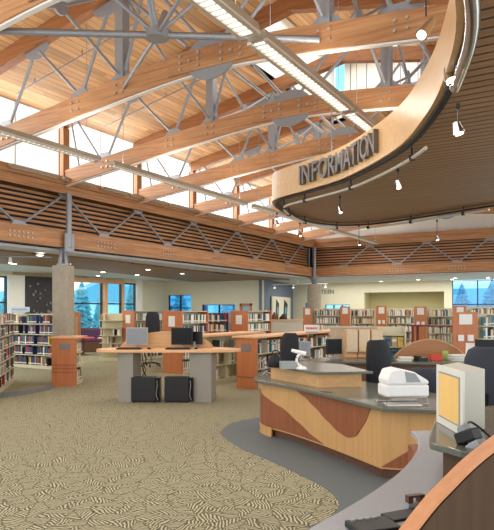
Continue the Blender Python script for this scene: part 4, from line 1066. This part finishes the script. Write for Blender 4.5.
# near curved screen panel (brown face, orange edge)
c1 = [(409, 542), (418, 530), (437, 506), (453, 489), (475, 467), (497, 449), (530, 426), (580, 404), (640, 392)]
org = W(400, d=2.15, z=0); far_ = W(640, d=2.75, z=0); vd = (far_-org); vd.z = 0; vd.normalize()
scr = thing('curved_screen_panel', 'large dark brown panel with arched orange wooden edge in the bottom right corner', 'screen panel', (org.x, org.y, 0), math.atan2(vd.y, vd.x))
prof = []
for x, y in c1:
    a = (x-CX)/F; dr = Vector((-sT+a*cT, cT+a*sT)); o2 = Vector((org.x, org.y)); n2 = Vector((-vd.y, vd.x)); d = o2.dot(n2)/dr.dot(n2)
    pp = dr*d; prof.append(((pp-o2).dot(Vector((vd.x, vd.y))), CH+(HY-y)/F*d))
prof = [(p.x, p.y) for p in smoothpts([Vector((a, b_, 0)) for a, b_ in prof], 5)]
inner = [(a+.01, b_-.006) for a, b_ in prof]
m = MB(); m.prism([(inner[0][0], ZL+.002)]+inner+[(inner[-1][0], ZL+.002)], -.002, .064, axis='y'); m.build('face', 'brownface', scr)
m = MB(); vs = []
for a, b_ in prof: vs += [(a-.008, -.006, b_-.004), (a-.008, .068, b_-.004), (a-.002, .068, b_+.012), (a-.002, -.006, b_+.012)]
n_ = len(prof); m.add(vs, [(i*4+k, i*4+(k+1) % 4, i*4+4+(k+1) % 4, i*4+4+k) for i in range(n_-1) for k in range(4)]+[(0, 1, 2, 3), (4*n_-1, 4*n_-2, 4*n_-3, 4*n_-4)]); m.build('edge_band', 'edge', scr, label='orange wooden edge')
# black terminal on the low counter
p = W(372, z=ZL, py=526); t = thing('card_terminal', 'black keypad device lying on the low counter at the bottom edge', 'terminal', p, TH+R(18))
m = MB(); m.b2((-.12, -.12, 0), (.08, .03, .03)); m.build('body', 'black', t, bevel=.008)
m = MB(); [m.b2((-.1+.035*k, .0, .03), (-.1+.035*k+.022, .018, .036)) for k in range(4)]; m.build('keys', 'gplastic', t)
p = W(415, z=ZL, py=506); t = thing('stamp_holder', 'small silver and brown desk stamp holder on the low counter', 'stamp holder', p, TH+R(20))
m = MB(); m.b2((-.05, -.02, 0), (.05, .02, .02)); m.build('base', 'gplastic', t)
m = MB(); m.b2((-.045, -.015, .02), (-.02, .015, .05)); m.b2((.015, -.015, .02), (.045, .015, .05)); m.b2((-.045, -.015, .045), (.045, .015, .055)); m.build('stamp', 'darkwood', t)
p = W(405, z=ZL, py=516); t = thing('flat_tablet', 'flat black pad beside the stamp holder on the low counter', 'pad', p, TH+R(25))
m = MB(); m.b2((-.10, -.05, 0), (.10, .05, .012)); m.build('pad_body', 'black', t, bevel=.004)

# ------------------------------------------------------------------ rear work counter
a_, b_ = W(300, d=10.9, z=0), W(505, d=10.4, z=0); v = b_-a_
rc = thing('rear_work_counter', 'long grey-topped staff counter with dark wood front behind the chairs', 'counter', ((a_+b_)/2).to_tuple(), math.atan2(v.y, v.x)); Lr = v.length
m = MB(); m.b2((-Lr/2, -.05, .70), (Lr/2, .65, .74)); m.build('countertop', 'counter', rc, bevel=.006)
m = MB(); m.b2((-Lr/2+.03, .02, 0.006), (Lr/2, .06, .70)); m.build('front', 'darkwood', rc)
for q in (-.33, .0, .33):
    m = MB(); m.b2((Lr*q-.015, -.02, .006), (Lr*q+.015, .02, .70)); m.build('divider', 'darkwood', rc)
def rcp(px, dd=.2, z=.741):
    p = W(px, d=10.75+dd, z=z); return p
# arched wood screen on it
p = rcp(430, .75); t = thing('arched_screen', 'arched brown wooden screen panel on the rear counter', 'screen panel', p, TH)
w_ = 72/F*11.4; pr = [(-w_/2+w_*k/28, .36*math.sin(math.pi*k/28)**.7+.002) for k in range(29)]
m = MB(); m.prism(pr, 0, .04, axis='y'); m.build('face', wood('arch_brown', (150, 100, 58), (172, 118, 72), 0), t)
m = MB(); m.path([(a, .02, z) for a, z in pr], .016, 6); m.build('edge_band', 'maple', t)
def simple(name, label, cat, loc, rz, parts):
    t = thing(name, label, cat, loc, rz)
    for nm, lo, hi, mat in parts: m = MB(); m.b2(lo, hi); m.build(nm, mat, t, bevel=.004)
    return t
simple('red_box', 'small red box in front of the arched screen', 'box', rcp(436, .3), TH, [('box_body', (-.11, -.05, 0), (.11, .05, .10), 'red'), ('lid', (-.112, -.052, .09), (.112, .052, .11), 'red')])
simple('memo_card', 'lime green standing card right of the red box', 'card', rcp(445, .45), TH, [('card', (-.05, -.005, .01), (.06, .005, .16), 'green'), ('foot', (-.03, -.03, 0), (.03, .03, .012), 'gplastic')])
simple('telephone', 'black desk telephone left of the red box', 'telephone', rcp(421, .25), TH+R(15), [('body', (-.1, -.09, 0), (.1, .09, .05), 'black'), ('handset', (-.1, -.08, .05), (-.04, .08, .085), 'black'), ('keypad', (-.02, -.06, .05), (.08, .05, .055), 'gplastic')])
for i, (px, n) in enumerate(((405, 3), (459, 5))):
    t = thing('paper_stack', ['loose stack of papers at the left end of the arched screen', 'thick pile of papers right of the lime green card'][i], 'papers', rcp(px, .25), TH+R(8*i))
    for k in range(n): m = MB(); m.box((random.uniform(-.02, .02), 0, .012+.022*k), (.34 if i else .24, .24, .02), rz=R(random.uniform(-8, 8))); m.build('sheet_bundle', 'paper' if k % 2 == 0 else 'beige', t)
simple('brochure_stand', 'tilted white brochure stand at the right end of the rear counter', 'brochure stand', rcp(473, .3), TH-R(30), [('panel', (-.13, -.01, .02), (.13, .01, .32), 'wplastic'), ('foot', (-.13, -.08, 0), (.13, .08, .02), 'wplastic'), ('leaflet', (-.1, -.02, .05), (.1, -.01, .26), 'paper')])
monitor(487, 10.9, .741, TH+R(150), .42, .32, 'black monitor seen from behind at the right end of the rear counter', False)
# beige cabinets on the rear desk
for i, px in enumerate((352, 364.5, 377)):
    p = rcp(px, .9); t = thing('cabinet', 'beige cupboard unit on the rear counter, %s of three' % ('left', 'middle', 'right')[i], 'cabinet', (p.x, p.y, .741), TH, 'beige cupboards on the rear counter')
    m = MB(); m.b2((-.115, 0, .10), (.115, .3, .56)); m.b2((-.115, .05, 0), (.115, .3, .10)); m.build('body', 'peach', t)
    m = MB(); m.b2((-.108, -.018, .11), (.108, 0, .55)); d_ = m.build('door', plain('pale_laminate', (214, 190, 156), .5) if i == 0 else bpy.data.materials['pale_laminate'], t, bevel=.004)
    m = MB(); m.b2((.07, -.03, .3), (.08, -.018, .38)); m.build('handle', 'chrome', d_)
p = rcp(372, .55); t = thing('open_binder', 'open cream folder lying in front of the beige cupboards', 'folder', (p.x, p.y, .741), TH+R(10))
m = MB(); m.box((-.1, 0, .19), (.2, .22, .01), ry=R(-10)); m.box((.09, 0, .2), (.2, .22, .01), ry=R(14)); m.b2((-.05, -.05, 0), (.05, .05, .18)); m.build('covers', 'yellow', t)
monitor(334, 11.6, .741, TH+R(20), .34, .30, 'black monitor left of the beige cupboards', False)
monitor(302, 11.2, .741, TH-R(35), .34, .28, 'monitor with pale screen behind the white scanner', True)
# partition ledge behind
a_, b_ = W(262, d=14.6, z=0), W(384, d=12.6, z=0); v = b_-a_
pt_ = thing('partition', 'low pale partition with cream ledge behind the staff area', 'partition', ((a_+b_)/2).to_tuple(), math.atan2(v.y, v.x)); L_ = v.length
a_, b_ = W(330, d=12.4, z=0), W(396, d=12.1, z=0); v = b_-a_; L_ = v.length
pt_.location = (a_+b_)/2; pt_.rotation_euler.z = math.atan2(v.y, v.x)
m = MB(); m.b2((-L_/2, 0, 0), (L_/2, .08, 1.30)); m.build('panel', plain('pale_partition', (206, 182, 150), .6), pt_)
m = MB(); m.b2((-L_/2-.02, -.04, 1.30), (L_/2+.02, .12, 1.34)); m.build('ledge', 'beige', pt_)
# magazine rack right of the partition
p = W(392, d=11.75, z=0); t = thing('magazine_rack', 'tall rack packed with magazines right of the beige cupboards', 'rack', p, TH); MR = p
m = MB(); [m.box((0, .1, .2+.24*k), (.52, .14, .015), rx=R(-15)) for k in range(5)]; m.b2((-.28, .0, 0), (-.26, .25, 1.34)); m.b2((.26, 0, 0), (.28, .25, 1.34)); m.b2((-.28, .2, 0), (.28, .22, 1.34)); m.build('frame', 'shelfmetal', t)
k = 0
for r_ in range(4):
    for c_ in range(4):
        ci = random.randrange(len(BM)); q = p+Matrix.Rotation(TH, 3, 'Z') @ Vector((-.19+.127*c_, .08, .22+.24*r_+.07*0))
        o = thing('magazine', '%s magazine in the %s row of the rack right of the beige cupboards' % (BM[ci][0], ORD[3-r_]), 'magazine', q, TH, 'magazines in the %s row of the rack' % ORD[3-r_])
        m = MB(); m.box((0, 0, .10), (.11, .012, .19), rx=R(-14)); m.build('cover', BM[ci][1], o)
        m = MB(); m.box((0, -.008, .13), (.08, .004, .05), rx=R(-14)); m.build('picture', BM[(ci+3) % 11][1], o)
# sign on the long bookcase and small lamp-like display
p = W(284, d=14.2, z=1.125); t = thing('shelf_sign', 'small white sign standing on the long low bookcase', 'sign', (-6.1, 13.3, 1.125), TH)
m = MB(); m.b2((-.19, -.01, .02), (.19, .01, .19)); m.build('sign_panel', 'paper', t)
m = MB(); m.b2((-.15, -.04, 0), (.15, .04, .02)); m.build('foot', 'gplastic', t)
m = MB(); [m.b2((-.14+.042*k, -.014, .08), (-.14+.042*k+.028, -.01, .13)) for k in range(7)]; m.build('lettering', 'red', t)
# cream counter with model things at px 262-290, y 313-325
p = W(272, d=21.2, z=0); t = thing('display_case', 'cream display counter before the slate blue wall', 'display counter', p, TH)
m = MB(); m.b2((-.95, 0, 0), (1.1, .5, 1.3)); m.build('body', 'beige', t); m = MB(); m.b2((-1.0, -.05, 1.3), (1.15, .55, 1.34)); m.build('top', 'peach', t)
for i, (dx, h_) in enumerate(((-.5, .2), (-.2, .34), (.1, .26), (.42, .2))):
    q = p+Matrix.Rotation(TH, 3, 'Z') @ Vector((dx, .25, 1.341))
    o = thing('display_model', 'small %s display object on the cream counter before the slate wall, %s from left' % (('dark', 'white', 'brown', 'dark')[i], ('first', 'second', 'third', 'fourth')[i]), 'display object', q)
    m = MB(); m.lathe([(.13, 0), (.15, h_*.3), (.07, h_*.7), (.02, h_)], n=10); m.build('figure', ('black', 'wplastic', 'darkwood', 'black')[i], o)
    m = MB(); m.b2((-.16, -.1, -.0), (.16, .1, .02)); m.build('plinth', 'darkwood', o)
# art board on the slate wall
vw = Vector((XB2-XB, YF-YB, 0)).normalized(); aw = math.atan2(vw.y, vw.x)
ctr = Vector((XB, YB, 0)).lerp(Vector((XB2, YF, 0)), .5); nw = Vector((vw.y, -vw.x, 0))
t = thing('wall_display', 'pale display board with dark graphic shapes on the slate blue wall', 'display board', (ctr.x+nw.x*.05, ctr.y+nw.y*.05, 1.0), aw)
m = MB(); m.b2((-1.6, -.05, 0), (2.0, 0, 1.35)); m.build('board', 'cream', t)
for x, s in ((-.7, .5), (.9, .7)):
    m = MB(); m.prism([(x-s*.6, .25), (x+s*.3, .15), (x+s*.6, 1.0), (x-s*.35, 1.2)], -.07, -.05, axis='y'); m.build('graphic', 'art', t)
    m = MB(); m.prism([(x-s*.25, .5), (x+s*.15, .45), (x+s*.25, .8), (x-s*.15, .85)], -.08, -.07, axis='y'); m.build('graphic', 'roofx', t)
# TEEN letters
t = thing('wall_sign', 'dark letters reading TEEN on the far cream wall', 'sign', (XatY(327, YF), YF-.02, dW(327, 293.5, YF)))
for k, c in enumerate('TEEN'):
    me = text_mesh(c, .30, .015); me.materials.append(M['signgrey']); o = bpy.data.objects.new('letter', me); COL.objects.link(o); o.parent = t
    o.rotation_euler = (R(90), 0, 0); o.location = (-.27+.19*k, 0, 0)
# black art panel at left with ornaments
ya_, yb_ = YatX(25, XO+.1), YatX(58, XO+.1)
t = thing('black_display_panel', 'tall black panel with small silver ornaments left of the column', 'display panel', (XO+.06, (ya_+yb_)/2, 1.0))
m = MB(); m.b2((0, -(yb_-ya_)/2, 0), (.08, (yb_-ya_)/2, 1.98)); m.build('panel', 'art', t)
for k in range(26):
    m = MB(); y = random.uniform(-.4, .42)*(yb_-ya_); z = random.uniform(.3, 1.8); m.tube((.09, y, z), (.12, y, z), random.uniform(.03, .07), 8); m.build('ornament', 'signgrey', t)
# window seat with purple cushions, chair and side table
p = W(96, d=23.5, z=0); t = thing('window_bench', 'dark wood bench with purple cushion below the left windows', 'bench', p, TH+R(8))
m = MB(); m.b2((-.95, 0, 0), (.8, .5, .42)); m.b2((-.95, .42, .42), (.8, .5, .95)); m.build('frame', 'darkwood', t)
m = MB(); m.b2((-.93, -.02, .42), (.78, .42, .55)); m.b2((-.93, .34, .55), (.78, .42, .9)); m.build('cushion', 'purple', t, bevel=.03)
for i, px in enumerate((83, 109)):
    p = W(px, d=22.0, z=0); t = thing('reading_table', 'low round wood table by the window bench, %s one' % ('left', 'right')[i], 'table', p, 0, 'low reading tables')
    m = MB(); m.tube((0, 0, .62), (0, 0, .66), .42, 20); m.build('tabletop', 'peach' if i else 'red' , t)
    m = MB(); m.tube((0, 0, .03), (0, 0, .62), .05); m.build('pedestal', 'darkwood', t); m = MB(); m.lathe([(.25, 0), (.25, .02), (.05, .05)]); m.build('foot', 'darkwood', t)
p = W(151, d=17.6, z=0); t = office_chair((p.x, p.y, 0), TH+R(200), 'purple grey upholstered chair behind the left monitor', 'greyfab', .85, .42, seatz=.72)
p = W(84, d=21, z=0); t = thing('shelf_end_panel', 'orange bookcase end just right of the square column', 'end panel', (W(77, d=16.5).x, W(77, d=16.5).y, 0), TH, 'orange shelf end panels')
m = MB(); m.b2((-.12, -.03, 0), (.1, .03, 1.62)); m.build('board', 'orange', t); m = MB(); m.b2((-.03, -.04, .3), (.03, -.03, 1.5)); m.build('notice', 'tan', t)
# red table before the far shelves at right
p = W(440, d=21.5, z=0); t = thing('reading_table', 'dark red reading table in front of the bookcases at right', 'table', p, 0)
m = MB(); m.b2((-1.0, -.4, 1.08), (1.0, .4, 1.13)); m.build('tabletop', plain('maroon', (112, 34, 44), .5), t)
for sx_ in (-.9, .9):
    for sy_ in (-.35, .35): m = MB(); m.b2((sx_-.04, sy_-.04, 0), (sx_+.04, sy_+.04, 1.08)); m.build('leg', 'maroon' if False else bpy.data.materials['maroon'], t)

# ------------------------------------------------------------------ light
w = bpy.data.worlds.new('world'); S.world = w; w.use_nodes = True
bg = w.node_tree.nodes['Background']; bg.inputs[0].default_value = (.92, .96, 1.0, 1); bg.inputs[1].default_value = 1.7
def area(name, loc, rot, sx_, sy_, power, col=(1, .96, .9)):
    l = bpy.data.lights.new(name, 'AREA'); l.shape = 'RECTANGLE'; l.size = sx_; l.size_y = sy_; l.energy = power; l.color = col
    o = bpy.data.objects.new(name, l); COL.objects.link(o); o.location = loc; o.rotation_euler = rot; return o
# daylight entering through the clerestory, monitor and windows
area('clerestory_daylight', (XW+.0, 13, 5.6), (0, R(-90), 0), 1.3, 22, 260, (1, .98, .95))
area('monitor_daylight', (XC, 13.5, 9.0), (0, 0, 0), 3.2, 5.5, 160, (1, .98, .95))
# lamps: pendant up- and downlight
for x, z, y0, y1 in ((Xa, za, 3, 24), (Xb, zb, 2.7, 11)):
    area('pendant_uplight', (x, (y0+y1)/2, z+.1), (R(180), 0, 0), .1, y1-y0, 60*(y1-y0)/10, (1, .93, .82))
    area('pendant_downlight', (x, (y0+y1)/2, z-.04), (0, 0, 0), .12, y1-y0, 80*(y1-y0)/10, (1, .95, .88))
area('low_ceiling_lamps', (-15.2, 14, ZC-.08), (0, 0, 0), 5, 16, 340, (1, .95, .86))
area('low_ceiling_lamps', (-6, 27.2, ZC-.04), (0, 0, 0), 14, 3.6, 380, (1, .96, .88))
area('canopy_lamps', (-1.6, 7.6, ZS-.16), (0, 0, 0), 1.2, 5, 45, (1, .93, .84))
S.view_settings.view_transform = 'Standard'; S.view_settings.look = 'None'; S.view_settings.exposure = .38; S.view_settings.gamma = 1
S.view_settings.use_curve_mapping = False

for o in COL.objects:
    if 'label' in o and not 4 <= len(o['label'].replace('-', ' ').split()) <= 16 and not o.parent: print('LABEL', len(o['label'].split()), o['label'])
